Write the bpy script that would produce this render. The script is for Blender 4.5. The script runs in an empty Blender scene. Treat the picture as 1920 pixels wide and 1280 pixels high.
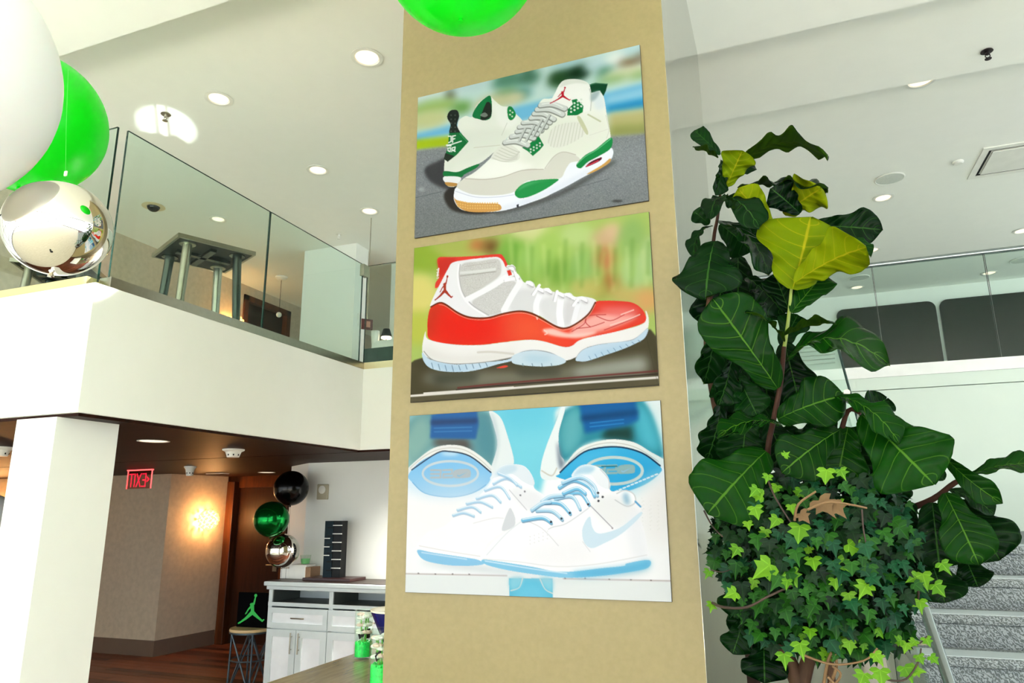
import bpy, bmesh, math, random
import numpy as np
from mathutils import Vector, Matrix

# ------------------------------------------------------------------ camera, sky, daylight, exposure
SC = bpy.context.scene
COL = SC.collection
random.seed(7)
YAW, PIT, ROL, FPX = -0.36548, 0.23503, -0.00851, 1322.24
CAM = Vector((0.0, 0.0, 2.0))
def _axes():
    cy, sy = math.cos(YAW), math.sin(YAW)
    fwd = Vector((sy*math.cos(PIT), cy*math.cos(PIT), math.sin(PIT)))
    right = Vector((cy, -sy, 0)); up = right.cross(fwd)
    r = right*math.cos(ROL) + up*math.sin(ROL)
    u = -right*math.sin(ROL) + up*math.cos(ROL)
    return r, u, fwd
CR, CU, CF = _axes()
cam_data = bpy.data.cameras.new('camera'); cam = bpy.data.objects.new('camera', cam_data); COL.objects.link(cam)
cam_data.sensor_width = 36.0; cam_data.lens = FPX*36/1920; cam_data.clip_start = 0.05
m = Matrix((CR, CU, -CF)).transposed().to_4x4(); m.translation = CAM
cam.matrix_world = m
SC.camera = cam

world = bpy.data.worlds.new('sky'); SC.world = world; world.use_nodes = True
bg = world.node_tree.nodes['Background']
bg.inputs['Color'].default_value = (0.90, 0.97, 1.04, 1); bg.inputs['Strength'].default_value = 1.75
def portal(name, loc, rot, sx, sy):
    l = bpy.data.lights.new(name, 'AREA'); l.shape = 'RECTANGLE'; l.size = sx; l.size_y = sy
    l.cycles.is_portal = True
    o = bpy.data.objects.new(name, l); COL.objects.link(o); o.location = loc; o.rotation_euler = rot
portal('window_daylight_south', (0, -8.9, 2.75), (math.radians(90), 0, 0), 19.6, 5.2)
portal('window_daylight_east', (9.9, 2.0, 2.75), (math.radians(90), 0, math.radians(90)), 21.0, 5.2)
portal('window_daylight_west', (-9.9, -3.0, 2.75), (math.radians(90), 0, math.radians(-90)), 11.6, 5.2)
sun_d = bpy.data.lights.new('sun', 'SUN'); sun_d.energy = 42.0; sun_d.angle = math.radians(.6); sun_d.color = (1, .98, .94)
sun = bpy.data.objects.new('sun', sun_d); COL.objects.link(sun); sun.rotation_euler = (math.radians(37), 0, math.radians(-12))
vs = SC.view_settings
vs.view_transform = 'Standard'; vs.look = 'None'; vs.gamma = 1.0; vs.exposure = 1.08; vs.use_curve_mapping = False
try:
    SC.cycles.use_denoising = True
    SC.cycles.max_bounces = 10; SC.cycles.transparent_max_bounces = 16; SC.cycles.diffuse_bounces = 6
    SC.cycles.sample_clamp_indirect = 6.0
except Exception: pass

# ------------------------------------------------------------------ helpers
def ray(x, y): return CR*((x-960)/FPX) + CU*(-(y-640)/FPX) + CF
def at(x, y, ax, val):
    d = ray(x, y); k = 'XYZ'.index(ax); return CAM + d*((val-CAM[k])/d[k])
def srgb(r, g=None, b=None):
    if g is None: r, g, b = r
    f = lambda c: (c/255)/12.92 if c/255 <= .04045 else (((c/255)+.055)/1.055)**2.4
    return (f(r), f(g), f(b), 1.0)

class NT:
    def __init__(s, name):
        s.m = bpy.data.materials.new(name); s.m.use_nodes = True; s.t = s.m.node_tree
        s.b = s.t.nodes['Principled BSDF']; s.out = s.t.nodes['Material Output']
    def n(s, typ, **kw):
        nd = s.t.nodes.new(typ)
        for k, v in kw.items():
            if k in nd.inputs: nd.inputs[k].default_value = v
            else: setattr(nd, k, v)
        return nd
    def l(s, a, b): s.t.links.new(a, b)
    def mix(s, fac, a, b, typ='MIX'):
        nd = s.t.nodes.new('ShaderNodeMix'); nd.data_type = 'RGBA'; nd.blend_type = typ
        for i, v in ((0, fac), (6, a), (7, b)):
            if hasattr(v, 'is_output'): s.l(v, nd.inputs[i])
            else: nd.inputs[i].default_value = v
        return nd.outputs[2]
    def math(s, op, a, b=None, c=None):
        nd = s.t.nodes.new('ShaderNodeMath'); nd.operation = op
        for i, v in enumerate((a, b, c)):
            if v is None: continue
            if hasattr(v, 'is_output'): s.l(v, nd.inputs[i])
            else: nd.inputs[i].default_value = v
        return nd.outputs[0]
    def coord(s, kind='Object', scale=None):
        c = s.t.nodes.new('ShaderNodeTexCoord').outputs[kind]
        if scale:
            mp = s.t.nodes.new('ShaderNodeMapping'); mp.inputs['Scale'].default_value = scale; s.l(c, mp.inputs[0]); c = mp.outputs[0]
        return c
    def noise(s, co, scale, detail=3.0, rough=.5):
        nd = s.n('ShaderNodeTexNoise'); nd.inputs['Scale'].default_value = scale
        nd.inputs['Detail'].default_value = detail; nd.inputs['Roughness'].default_value = rough; s.l(co, nd.inputs['Vector']); return nd.outputs['Fac']
    def ramp(s, fac, stops):
        nd = s.t.nodes.new('ShaderNodeValToRGB'); e = nd.color_ramp.elements
        while len(e) < len(stops): e.new(.5)
        for i, (p, c) in enumerate(stops): e[i].position = p; e[i].color = c
        s.l(fac, nd.inputs[0]); return nd.outputs[0]
    def bump(s, h, strength=.2, dist=.01):
        nd = s.t.nodes.new('ShaderNodeBump'); nd.inputs['Strength'].default_value = strength; nd.inputs['Distance'].default_value = dist
        s.l(h, nd.inputs['Height']); s.l(nd.outputs[0], s.b.inputs['Normal'])

def mat(name, col, rough=.6, metal=0.0, var=.04, nscale=6.0, spec=.5, bump=0.0, coat=0.0, emit=None, estr=0.0):
    k = NT(name); co = k.coord('Object')
    c = srgb(col) if max(col) > 1 else (*col, 1)
    f = k.noise(co, nscale)
    lo = tuple(v*(1-var) for v in c[:3]) + (1,); hi = tuple(min(1, v*(1+var)) for v in c[:3]) + (1,)
    k.l(k.ramp(f, [(.3, lo), (.7, hi)]), k.b.inputs['Base Color'])
    k.b.inputs['Roughness'].default_value = rough; k.b.inputs['Metallic'].default_value = metal
    k.b.inputs['Specular IOR Level'].default_value = spec
    if coat: k.b.inputs['Coat Weight'].default_value = coat; k.b.inputs['Coat Roughness'].default_value = .08
    if bump: k.bump(k.noise(co, nscale*20), bump, .004)
    if emit:
        k.b.inputs['Emission Color'].default_value = srgb(emit); k.b.inputs['Emission Strength'].default_value = estr
    return k.m

def glass(name, tint, refl=1.0, rough=0.0):
    k = NT(name); t = k.t
    tr = t.nodes.new('ShaderNodeBsdfTransparent'); tr.inputs[0].default_value = (*tint, 1)
    gl = t.nodes.new('ShaderNodeBsdfGlossy'); gl.inputs['Roughness'].default_value = rough
    lw = t.nodes.new('ShaderNodeLayerWeight'); lw.inputs[0].default_value = .5
    fr = k.math('ADD', k.math('MULTIPLY', k.math('POWER', lw.outputs['Facing'], 5.0), .9), .016)
    mx = t.nodes.new('ShaderNodeMixShader')
    k.l(k.math('MULTIPLY', fr, refl), mx.inputs[0]); k.l(tr.outputs[0], mx.inputs[1]); k.l(gl.outputs[0], mx.inputs[2])
    k.l(mx.outputs[0], k.out.inputs['Surface']); return k.m

class MB:
    """collects boxes, tubes, lathes and polygons into one mesh"""
    def __init__(s): s.v = []; s.f = []; s.mi = []
    def add(s, vs, fs, mi=0):
        o = len(s.v); s.v += [tuple(p) for p in vs]; s.f += [tuple(i+o for i in f) for f in fs]; s.mi += [mi]*len(fs); return s
    def box(s, a, b, mi=0, M=None):
        x0, y0, z0 = a; x1, y1, z1 = b
        vs = [Vector(p) for p in ((x0,y0,z0),(x1,y0,z0),(x1,y1,z0),(x0,y1,z0),(x0,y0,z1),(x1,y0,z1),(x1,y1,z1),(x0,y1,z1))]
        if M: vs = [M @ p for p in vs]
        return s.add(vs, [(3,2,1,0),(4,5,6,7),(0,1,5,4),(1,2,6,5),(2,3,7,6),(3,0,4,7)], mi)
    def rbox(s, a, b, r, mi=0, M=None):
        """box with chamfered edges"""
        bm = bmesh.new(); bmesh.ops.create_cube(bm, size=1)
        for v in bm.verts: v.co = Vector([(a[i]+b[i])/2 + v.co[i]*(b[i]-a[i]) for i in range(3)])
        bmesh.ops.bevel(bm, geom=list(bm.edges), offset=r, segments=2, affect='EDGES', profile=.5)
        if M: bm.transform(M)
        bm.verts.index_update()
        s.add([v.co[:] for v in bm.verts], [[v.index for v in f.verts] for f in bm.faces], mi); bm.free(); return s
    def tube(s, pts, r, n=10, mi=0, cap=True):
        pts = [Vector(p) for p in pts]; rr = r if isinstance(r, (list, tuple)) else [r]*len(pts)
        vs = []; up = None
        for i, p in enumerate(pts):
            d = (pts[min(i+1, len(pts)-1)] - pts[max(i-1, 0)]).normalized()
            if up is None: up = Vector((0,0,1)) if abs(d.z) < .9 else Vector((1,0,0))
            a = d.cross(up).normalized(); b = a.cross(d).normalized(); up = b
            for k in range(n):
                t = 2*math.pi*k/n; vs.append(p + a*(rr[i]*math.cos(t)) + b*(rr[i]*math.sin(t)))
        fs = [(i*n+k, i*n+(k+1) % n, (i+1)*n+(k+1) % n, (i+1)*n+k) for i in range(len(pts)-1) for k in range(n)]
        if cap: fs += [tuple(range(n))[::-1], tuple((len(pts)-1)*n+k for k in range(n))]
        return s.add(vs, fs, mi)
    def lathe(s, prof, n=28, c=(0,0,0), mi=0, M=None):
        """prof: list of (r, z) ; axis z"""
        c = Vector(c); vs = []
        for r, z in prof:
            for k in range(n):
                t = 2*math.pi*k/n; p = Vector((r*math.cos(t), r*math.sin(t), z))
                vs.append((M @ p if M else p) + c)
        fs = [(i*n+k, i*n+(k+1) % n, (i+1)*n+(k+1) % n, (i+1)*n+k) for i in range(len(prof)-1) for k in range(n)]
        return s.add(vs, fs, mi)
    def prism(s, poly, z0, z1, M=None, mi=0):
        n = len(poly); vs = [Vector((x, y, z)) for z in (z0, z1) for x, y in poly]
        if M: vs = [M @ v for v in vs]
        return s.add(vs, [tuple(range(n))[::-1], tuple(range(n, 2*n))] + [(i, (i+1) % n, n+(i+1) % n, n+i) for i in range(n)], mi)
    def build(s, name, mats, parent=None, smooth=False, loc=None):
        me = bpy.data.meshes.new(name); me.from_pydata(s.v, [], s.f)
        mats = mats if isinstance(mats, (list, tuple)) else [mats]
        for mm in mats: me.materials.append(mm)
        if len(mats) > 1: me.polygons.foreach_set('material_index', s.mi)
        me.validate(); 
        bm = bmesh.new(); bm.from_mesh(me); bmesh.ops.recalc_face_normals(bm, faces=bm.faces); bm.to_mesh(me); bm.free()
        if smooth:
            me.polygons.foreach_set('use_smooth', [True]*len(me.polygons)); 
            try: me.set_sharp_from_angle(angle=math.radians(38))
            except Exception: pass
        o = bpy.data.objects.new(name, me); COL.objects.link(o)
        if parent: o.parent = parent
        if loc: o.location = loc
        return o

def tag(o, label, cat, group=None):
    o['label'] = label; o['category'] = cat
    if group: o['group'] = group
    return o
def thing(name, label, cat, loc=(0,0,0), rz=0, group=None):
    o = bpy.data.objects.new(name, None); COL.objects.link(o); o.empty_display_size = .1
    o.location = loc; o.rotation_euler = (0, 0, rz); return tag(o, label, cat, group)
def struct(name, mb, m, label=None, smooth=False):
    o = mb.build(name, m, smooth=smooth); o['kind'] = 'structure'
    if label: o['label'] = label
    return o
def copy_tree(o, parent=None, loc=None):
    c = o.copy(); COL.objects.link(c); c.parent = parent
    if loc is not None: c.location = loc
    for ch in list(o.children): copy_tree(ch, c)
    return c
def sphere_prof(r, n=20, sq=1.0):
    return [(max(1e-4, r*math.sin(math.pi*i/n)), -r*sq*math.cos(math.pi*i/n)) for i in range(n+1)]
def B(a, b): return MB().box(a, b)
# ------------------------------------------------------------------ materials of the setting
M = {}
M['white_wall'] = mat('white_wall_paint', (239, 241, 234), .55, var=.008, bump=.03)
M['landing_wall'] = mat('pale_green_white_paint', (214, 226, 214), .5, var=.008)
M['ceil'] = mat('ceiling_paint', (242, 243, 236), .7, var=.008, bump=.02)
M['warm_wall'] = mat('corridor_wallcovering', (196, 180, 156), .7, nscale=14, var=.08, bump=.08)
M['base'] = mat('taupe_baseboard', (112, 92, 76), .5)
M['trim'] = mat('white_trim', (240, 240, 236), .25)
M['steel'] = mat('brushed_steel', (176, 172, 156), .28, 1.0, nscale=30)
M['rail'] = mat('satin_steel_rail', (164, 172, 172), .25, 1.0, nscale=30)
M['dark'] = mat('black_plastic', (12, 13, 14), .35, spec=.15)
M['white_plastic'] = mat('white_plastic', (232, 232, 224), .4)
k = NT('column_gold_paint'); co = k.coord('Object')
k.l(k.ramp(k.noise(co, 40, 4), [(.3, srgb(126, 113, 74)), (.7, srgb(131, 118, 79))]), k.b.inputs['Base Color'])
k.b.inputs['Roughness'].default_value = .42; k.b.inputs['Metallic'].default_value = .0; k.bump(k.noise(co, 260), .05, .002); M['column'] = k.m
k = NT('column_brushed_panel'); co = k.coord('Object', (60, 60, .6))
k.l(k.ramp(k.noise(co, 3, 4), [(.3, srgb(150, 152, 142)), (.7, srgb(186, 188, 178))]), k.b.inputs['Base Color'])
k.b.inputs['Roughness'].default_value = .12; k.b.inputs['Metallic'].default_value = .9; M['panel'] = k.m
def wood(name, c1, c2, sc, rough, streak=14, spec=.2):
    k = NT(name); co = k.coord('Object', sc)
    f = k.math('ADD', k.math('MULTIPLY', k.noise(co, streak, 5, .6), .75), k.math('MULTIPLY', k.noise(co, 2.2, 2), .25))
    k.l(k.ramp(f, [(.35, srgb(c1)), (.65, srgb(c2))]), k.b.inputs['Base Color']); k.b.inputs['Roughness'].default_value = rough; k.b.inputs['Specular IOR Level'].default_value = spec
    k.bump(f, .08, .003); return k.m
M['soffit'] = wood('soffit_stained_wood', (24, 8, 2), (46, 19, 7), (.25, 2.5, 1), .5, 5, .08)
M['floor'] = wood('dark_floor_boards', (64, 33, 20), (122, 70, 48), (.35, 4, 1), .38, 7)
k = NT('floor_plank_wood'); co = k.coord('Object', (.5, 6, 1)); oi = k.n('ShaderNodeObjectInfo')
f = k.math('ADD', k.math('MULTIPLY', k.noise(co, 6, 5, .6), .55), k.math('MULTIPLY', oi.outputs['Random'], .45))
k.l(k.ramp(f, [(.25, srgb(52, 25, 14)), (.75, srgb(146, 88, 62))]), k.b.inputs['Base Color']); k.b.inputs['Roughness'].default_value = .35; k.b.inputs['Specular IOR Level'].default_value = .25; M['plank'] = k.m
M['brown'] = wood('brown_veneer', (58, 28, 10), (92, 48, 20), (3, 3, .3), .35, 6)
M['brown_dark'] = wood('dark_brown_veneer', (36, 18, 8), (54, 28, 14), (3, 3, .3), .4, 6)
M['counter'] = wood('counter_laminate', (128, 112, 84), (156, 138, 106), (6, .5, 1), .18, 9, .5)
M['glass'] = glass('guard_glass', (.885, .955, .925), 1.0)
M['glass_edge'] = mat('glass_edge_green', (22, 52, 44), .15)
M['winglass'] = glass('window_glass', (.97, .98, .98), .6)
M['panel_black'] = mat('dark_reflective_glazing', (16, 34, 25), .05, 0, spec=.15)
# patterned carpet on the stairs
k = NT('stair_carpet'); co = k.coord('Object')
wv = k.n('ShaderNodeTexVoronoi'); wv.inputs['Scale'].default_value = 42; k.l(co, wv.inputs['Vector'])
ws = k.n('ShaderNodeTexWave'); ws.inputs['Scale'].default_value = 24; ws.inputs['Distortion'].default_value = 9; ws.inputs['Detail'].default_value = 1; ws.inputs['Detail Scale'].default_value = 2.5
ws.bands_direction = 'DIAGONAL'; k.l(co, ws.inputs['Vector'])
k.l(k.ramp(ws.outputs['Fac'], [(.3, srgb(98, 104, 104)), (.7, srgb(152, 158, 160))]), k.b.inputs['Base Color'])
k.b.inputs['Roughness'].default_value = .95; k.bump(ws.outputs['Fac'], .5, .006); M['carpet'] = k.m

# ------------------------------------------------------------------ room shell
XB, YB, ZS, ZF = -3.99, 3.035, 2.584, 3.43
XL, XR = -1.806, -0.365            # column left / right faces
fl = struct('floor', B((-13, 3.0, -.12), (10, 15, -.012)), M['floor'], 'dark brown board floor')
M['oak'] = wood('pale_oak_floor', (200, 194, 180), (220, 214, 200), (.35, 4, 1), .35, 7)
struct('floor_lounge', B((-10, -9, -.12), (10, 3.0, -.012)), M['oak'], 'pale oak floor by the windows')
# boards of the corridor floor, laid along the wall
bw = .142; proto = MB().box((-.9, 0, -.012), (.9, bw-.006, 0)).build('plank', M['plank'], fl)
n = 0
for r in range(0, 34):
    y = 4.9 + r*bw; x = -9.2 - (r*0.77 % 1.8)
    while x < -5.4:
        o = proto if n == 0 else proto.copy()
        if n: COL.objects.link(o); o.parent = fl
        o.location = (x+.9, y, random.uniform(-.0008, .0008)); n += 1; x += 1.803
struct('wall_column', MB().box((XL, YB, 0), (XR-.0015, 5.14, 5.9)), M['column'], 'tan painted square column that carries the three sneaker prints')
struct('wall_column_panel', MB().box((XR-.0014, YB+.001, 0), (XR, 5.14, 5.9)), M['panel'], 'brushed metal cladding on the side of the tan column')
# ceilings, stepping up with distance
struct('ceiling_near', MB().box((-13, -9, 5.52), (XL, 3.295, 6.4)).box((XL, -9, 5.52), (10, YB, 6.4)).box((XR-.004, YB, 5.52), (10, 5.145, 6.4)), M['ceil'])
struct('ceiling_left', B((-13, 3.29, 5.85), (XL+.1, 15, 6.4)), M['ceil'])
struct('ceiling_strip', B((XL, 5.14, 5.75), (10, 6.645, 6.4)), M['ceil'])
struct('ceiling_right', B((XL, 6.64, 6.0), (10, 15, 6.4)), M['ceil'])
# left: mezzanine slab with its fascia, pier below, brown soffit
struct('wall_mezzanine', MB().box((-13, YB, ZS+.02), (XB, 6.128, ZF)).box((-13, 6.128, ZS+.02), (-1.3, 15, ZF)), M['white_wall'], 'white balcony front of the mezzanine')
struct('ceiling_corridor', MB().box((-13, YB+.03, ZS), (XB-.03, 6.13, ZS+.02)).box((-13, 6.13+.03, ZS), (-1.3, 15, ZS+.02)), M['soffit'], 'stained brown soffit below the mezzanine')
struct('wall_pier', MB().box((-4.52, YB, 0), (-4.163, 3.478, ZS)).box((-13, YB, 0), (-9.6, 3.478, ZS)), M['white_wall'], 'white pier below the balcony corner')
struct('wall_corridor_back', B((-5.456, 7.26, 0), (-1.3, 7.5, ZS)), M['white_wall'], 'white wall behind the buffet')
mb = MB(); mb.prism([(-5.456, 7.26), (-5.35, 7.45), (-5.95, 7.80), (-6.05, 7.70)], 0, ZS)
struct('wall_corridor_return', mb, M['white_wall'])
mb = MB(); mb.prism([(-8.74, 8.31), (-8.64, 9.40), (-8.80, 9.42), (-13, 9.6), (-13, 8.15), (-9.9, 8.29)], 0, ZS); struct('wall_corridor_left', mb, M['warm_wall'], 'tan corridor wall with a lit sconce')
mb = MB(); mb.prism([(-8.725, 8.295), (-8.628, 9.36), (-8.66, 9.36), (-8.76, 8.325), (-9.9, 8.31), (-13, 8.19), (-13, 8.135), (-9.9, 8.272)], 0, .215); struct('baseboard_left', mb, M['base'])
struct('wall_corridor_end', MB().box((-9.2, 9.46, 0), (-8.47, 9.7, ZS)).box((-8.47, 9.46, 2.40), (-7.52, 9.7, ZS)).box((-7.52, 9.46, 0), (-5.2, 9.7, ZS)), M['brown'], 'brown veneered wall at the corridor end')
d1 = struct('door_1', MB().box((-8.47, 9.50, 0.01), (-7.52, 9.55, 2.40)), M['brown_dark'], 'dark brown flush door at the corridor end')
MB().rbox((-8.62, 9.36, 0), (-8.47, 9.47, 2.5), .01).build('door_frame', M['brown'], d1)
MB().rbox((-7.52, 9.40, 0), (-7.42, 9.47, 2.5), .01).build('door_frame', M['brown'], d1)
MB().box((-7.70, 9.485, 1.10), (-7.62, 9.50, 1.32)).tube([(-7.66, 9.49, 1.2), (-7.66, 9.43, 1.2), (-7.78, 9.43, 1.2)], .011, 8).build('door_handle', M['steel'], d1, True)
# outer shell (beyond the frame): window walls behind and beside the camera
struct('wall_west', B((-13.2, -3.6, 0), (-13, 15, 6.4)), M['white_wall'])
struct('wall_north', MB().box((-13, 15, 0), (10, 15.2, 6.4)), M['white_wall'])
def window_wall(name, length, M4):
    mb = MB().box((0, -.08, 0), (length, .08, .15), M=M4).box((0, -.08, 5.35), (length, .08, 5.52), M=M4); n = int(length/1.6); st = length/n
    for i in range(n+1): mb.box((i*st-.04, -.07, .15), (i*st+.04, .07, 5.35), M=M4)
    for z in (1.1, 3.0): mb.box((0, -.05, z-.03), (length, .05, z+.03), M=M4)
    w = struct(name, mb, M['dark'])
    for i in range(n): MB().box((i*st+.04, -.003, .15), ((i+1)*st-.04, .003, 5.35), M=M4).build('pane', M['winglass'], w)
window_wall('window_1', 20.0, Matrix.Translation((-10, -9, 0)))
window_wall('window_2', 22.0, Matrix.Translation((10.05, -9, 0)) @ Matrix.Rotation(math.pi/2, 4, 'Z'))
window_wall('window_3', 12.0, Matrix.Translation((-10.05, -9, 0)) @ Matrix.Rotation(math.pi/2, 4, 'Z'))
# ------------------------------------------------------------------ right: landing wall, upper gallery
YR = 8.45
struct('wall_landing', MB().box((XR-.1, YR, 0), (10, YR+.25, 3.225)).box((XR-.1, YR-.012, 3.232), (10, YR+.25, 3.365)), M['landing_wall'], 'white wall behind the stair landing')
struct('floor_gallery', MB().box((-1.3, YR+.02, 3.25), (10, 15, ZF)), M['white_wall'])
struct('wall_gallery_back', MB().box((-1.3, 14.6, ZF), (10, 15, 6.0)), M['white_wall'], 'white rear wall of the upper gallery')
# upper left: wall with door, pier, wall behind lamp
wl = struct('wall_upper_left', MB().box((-8.7, YB+.3, ZF), (-8.5, 9.33, 5.85)).box((-8.7, 9.33, 5.64), (-8.5, 10.4, 5.85)).box((-8.7, 10.4, ZF), (-8.5, 15, 5.85)), M['warm_wall'], 'tan upper wall with a brown door and sconce')
d2 = struct('door_2', B((-8.62, 9.33, ZF), (-8.57, 10.4, 5.6)), M['brown_dark'], 'dark brown door upstairs behind the glass railing')
MB().box((-8.58, 9.25, ZF), (-8.47, 9.36, 5.68)).box((-8.58, 10.37, ZF), (-8.47, 10.48, 5.68)).box((-8.58, 9.25, 5.58), (-8.47, 10.48, 5.68)).build('door_frame', M['brown'], d2)
struct('wall_upper_pier', B((-6.53, 8.3, ZF), (-5.612, 8.62, 5.85)), M['white_wall'], 'white pier standing upstairs behind the glass railing')
struct('wall_upper_back', B((-5.612, 9.3, ZF), (-1.3, 9.5, 5.85)), M['white_wall'])
# ------------------------------------------------------------------ glass railings
def pane(parent, a, b, axis, t=.012, z0=3.46, z1=4.57):
    """upright glass pane from a to b along X or Y with dark green polished edges"""
    if axis[0] == 'X':
        y = axis[1]; o = MB().box((a, y-t/2, z0), (b, y+t/2, z1)).build('pane', M['glass'], parent)
        MB().box((a-.003, y-t/2-.001, z0), (a, y+t/2+.001, z1)).box((b, y-t/2-.001, z0), (b+.003, y+t/2+.001, z1)).box((a, y-t/2, z1), (b, y+t/2, z1+.002)).build('pane_edge', M['glass_edge'], o)
    else:
        x = axis[1]; o = MB().box((x-t/2, a, z0), (x+t/2, b, z1)).build('pane', M['glass'], parent)
        MB().box((x-t/2-.001, a-.003, z0), (x+t/2+.001, a, z1)).box((x-t/2-.001, b, z0), (x+t/2+.001, b+.003, z1)).box((x-t/2, a, z1), (x+t/2, b, z1+.002)).build('pane_edge', M['glass_edge'], o)
    return o
r1 = thing('glass_railing', 'frameless glass railing in a bronze steel channel along the left balcony', 'railing', (XB-.06, YB+.1, ZF))
r1.location = (0, 0, 0)
gx = XB - .045
MB().box((XB-.10, 3.14, ZF), (XB+.003, 6.131, 3.50)).build('channel', M['steel'], r1)
MB().box((-13, 3.05, ZF), (XB-.101, 3.14, 3.49)).build('channel', mat('tan_channel', (206, 192, 140), .35, .4), r1)
MB().box((XB-.10, 6.131, ZF), (-1.35, 6.22, 3.50)).build('channel', mat('pale_channel', (214, 200, 160), .3, .5), r1)
for a, b in ((3.16, 4.622), (4.634, 6.10)): pane(r1, a, b, ('Y', gx))
for a, b in ((-5.55, -4.056), (-7.0, -5.56)): pane(r1, a, b, ('X', 3.10))
pane(r1, XB-.03, -2.2, ('X', 6.17))
MB().rbox((gx-.02, 6.08, 4.44), (gx+.03, 6.17, 4.57), .004).build('corner_clip', M['steel'], r1)
r2 = thing('glass_railing', 'glass railing with a round steel handrail along the right gallery', 'railing', (0, 0, 0))
MB().box((XR-.1, YR-.03, 3.365), (6, YR+.09, 3.49)).build('channel', M['trim'], r2)
for a, b in ((-.3, 1.088), (1.1, 2.163), (2.178, 3.25), (3.262, 4.4)): pane(r2, a, b, ('X', YR+.02), .014, 3.45, 4.62)
MB().tube([(XR, YR+.02, 4.645), (5.9, YR+.02, 4.645)], .03, 12).build('handrail', M['rail'], r2, True)

# ------------------------------------------------------------------ staircase up to the landing
st = thing('staircase', 'grey patterned carpet stairs rising to the landing', 'stairs', (0, 0, 0))
Y0, Z0, RUN, RIS = 5.30, 1.763, .28, .17
strip_m = mat('pale_tread_strip', (176, 186, 190), .8)  # smooth pale strip laid over the front of each tread
def nose(p): MB().rbox((0, 0, -.006), (5.38, .19, .004), .003).build('tread_strip', strip_m, st, loc=p)
nose((.512, Y0-.012, Z0))
MB().rbox((.51, Y0-.03, Z0-.05), (5.9, YR-.01, Z0), .012).build('landing', M['carpet'], st)
for i in range(1, 10):
    z = Z0 - RIS*i; y = Y0 - RUN*i
    nose((.512, y-.012, z))
    MB().rbox((.51, y-.03, z-.05), (5.9, y+RUN, z), .018).box((.52, y+RUN-.012, z), (5.89, y+RUN, z+RIS-.051)).build('step', M['carpet'], st)
MB().prism([(Y0-RUN*8, 0), (YR-.02, 0), (YR-.02, Z0-.055), (Y0+.3, Z0-.055), (Y0+.02, Z0-RIS-.08), (Y0-RUN*8+.02, Z0-RIS*9-.06)], .52, 5.89, Matrix(((0,0,1,0),(1,0,0,0),(0,1,0,0),(0,0,0,1)))).build('stringer', M['white_wall'], st)
r3 = thing('stair_railing', 'glass stair railing with a round steel handrail beside the potted fig', 'railing', (0, 0, 0))
def rail_pt(y): 
    t = (y-3.2)/(3.54-3.2); return Vector((.485, y, 1.372+.2065*t))
MB().tube([rail_pt(2.35), rail_pt(2.8), rail_pt(3.2), rail_pt(4.0), rail_pt(5.2)], .021, 12).build('handrail', M['rail'], r3, True)
for (ya, yb) in ((2.5, 3.08), (3.1, 4.1), (4.12, 5.2)):
    pa, pb = rail_pt(ya), rail_pt(yb); off = Vector((-.075, 0, 0))
    g = MB(); c = [pa+off+Vector((0,0,.03)), pb+off+Vector((0,0,.03)), pb+off-Vector((0,0,1.0)), pa+off-Vector((0,0,1.0))]
    g.add([p + Vector((dx, 0, 0)) for dx in (-.006, .006) for p in c], [(0,1,2,3),(7,6,5,4),(0,4,5,1),(1,5,6,2),(2,6,7,3),(3,7,4,0)]).build('pane', M['glass'], r3)
    MB().tube([pa+off+Vector((0,-.004,.03)), pa+off+Vector((0,-.004,-1.0))], .0085, 6).build('pane_edge', M['glass_edge'], r3)
for y in (2.7, 3.45, 4.6):
    p = rail_pt(y); MB().tube([p+Vector((-.075, 0, -.06)), p+Vector((-.02, 0, -.06)), p], .009, 8).build('bracket', M['steel'], r3, True)
r4 = thing('stair_railing', 'handrail and glass of the upper stair flight climbing behind the fig tree', 'railing', (0, 0, 0))
MB().tube([at(1420, 662, 'Y', 7.6), at(1492, 699, 'Y', 7.6), at(1556, 733, 'Y', 7.6), at(1640, 776, 'Y', 7.6)], .03, 12).build('handrail', M['rail'], r4, True)
MB().tube([at(1420, 735, 'Y', 7.6), at(1500, 776, 'Y', 7.6)], .018, 12).build('handrail', M['rail'], r4, True)
ga, gb, gc, gd = at(1420, 575, 'Y', 7.55), at(1572, 655, 'Y', 7.55), at(1620, 830, 'Y', 7.55), at(1420, 760, 'Y', 7.55)
MB().add([p+Vector((0, dy, 0)) for dy in (-.006, .006) for p in (ga, gb, gc, gd)], [(0,1,2,3),(7,6,5,4),(0,4,5,1),(1,5,6,2),(2,6,7,3),(3,7,4,0)]).build('pane', M['glass'], r4)
MB().tube([gb, gc], .013, 6).build('pane_edge', M['glass_edge'], r4)
MB().tube([at(1588, 735, 'Y', 7.5), at(1588, 735, 'Y', 7.5)+Vector((0, .95, 0))], .03, 12).build('glass_clamp', M['steel'], r4, True)
# dark reflective glazing on the rear wall of the gallery
for i, (x0, x1) in enumerate(((1.16, 2.84), (2.90, 5.9))):
    po = [(x0, 3.5)]; r = .14
    poly = []
    for cx, cz, a0 in ((x0+r, 3.5+r, 180), (x1-r, 3.5+r, 270), (x1-r, 5.72-r, 0), (x0+r, 5.72-r, 90)):
        for j in range(7):
            a = math.radians(a0 + 15*j); poly.append((cx+r*math.cos(a), cz+r*math.sin(a)))
    o = MB().prism(poly, 14.53, 14.585, Matrix(((1,0,0,0),(0,0,1,0),(0,1,0,0),(0,0,0,1)))).build('glazing_panel', M['panel_black'])
    tag(o, ['dark reflective round-cornered panel on the gallery wall next to the fig leaves', 'dark reflective round-cornered panel on the gallery wall beside the ceiling vent end'][i], 'panel', 'dark panels on the gallery wall')
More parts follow.
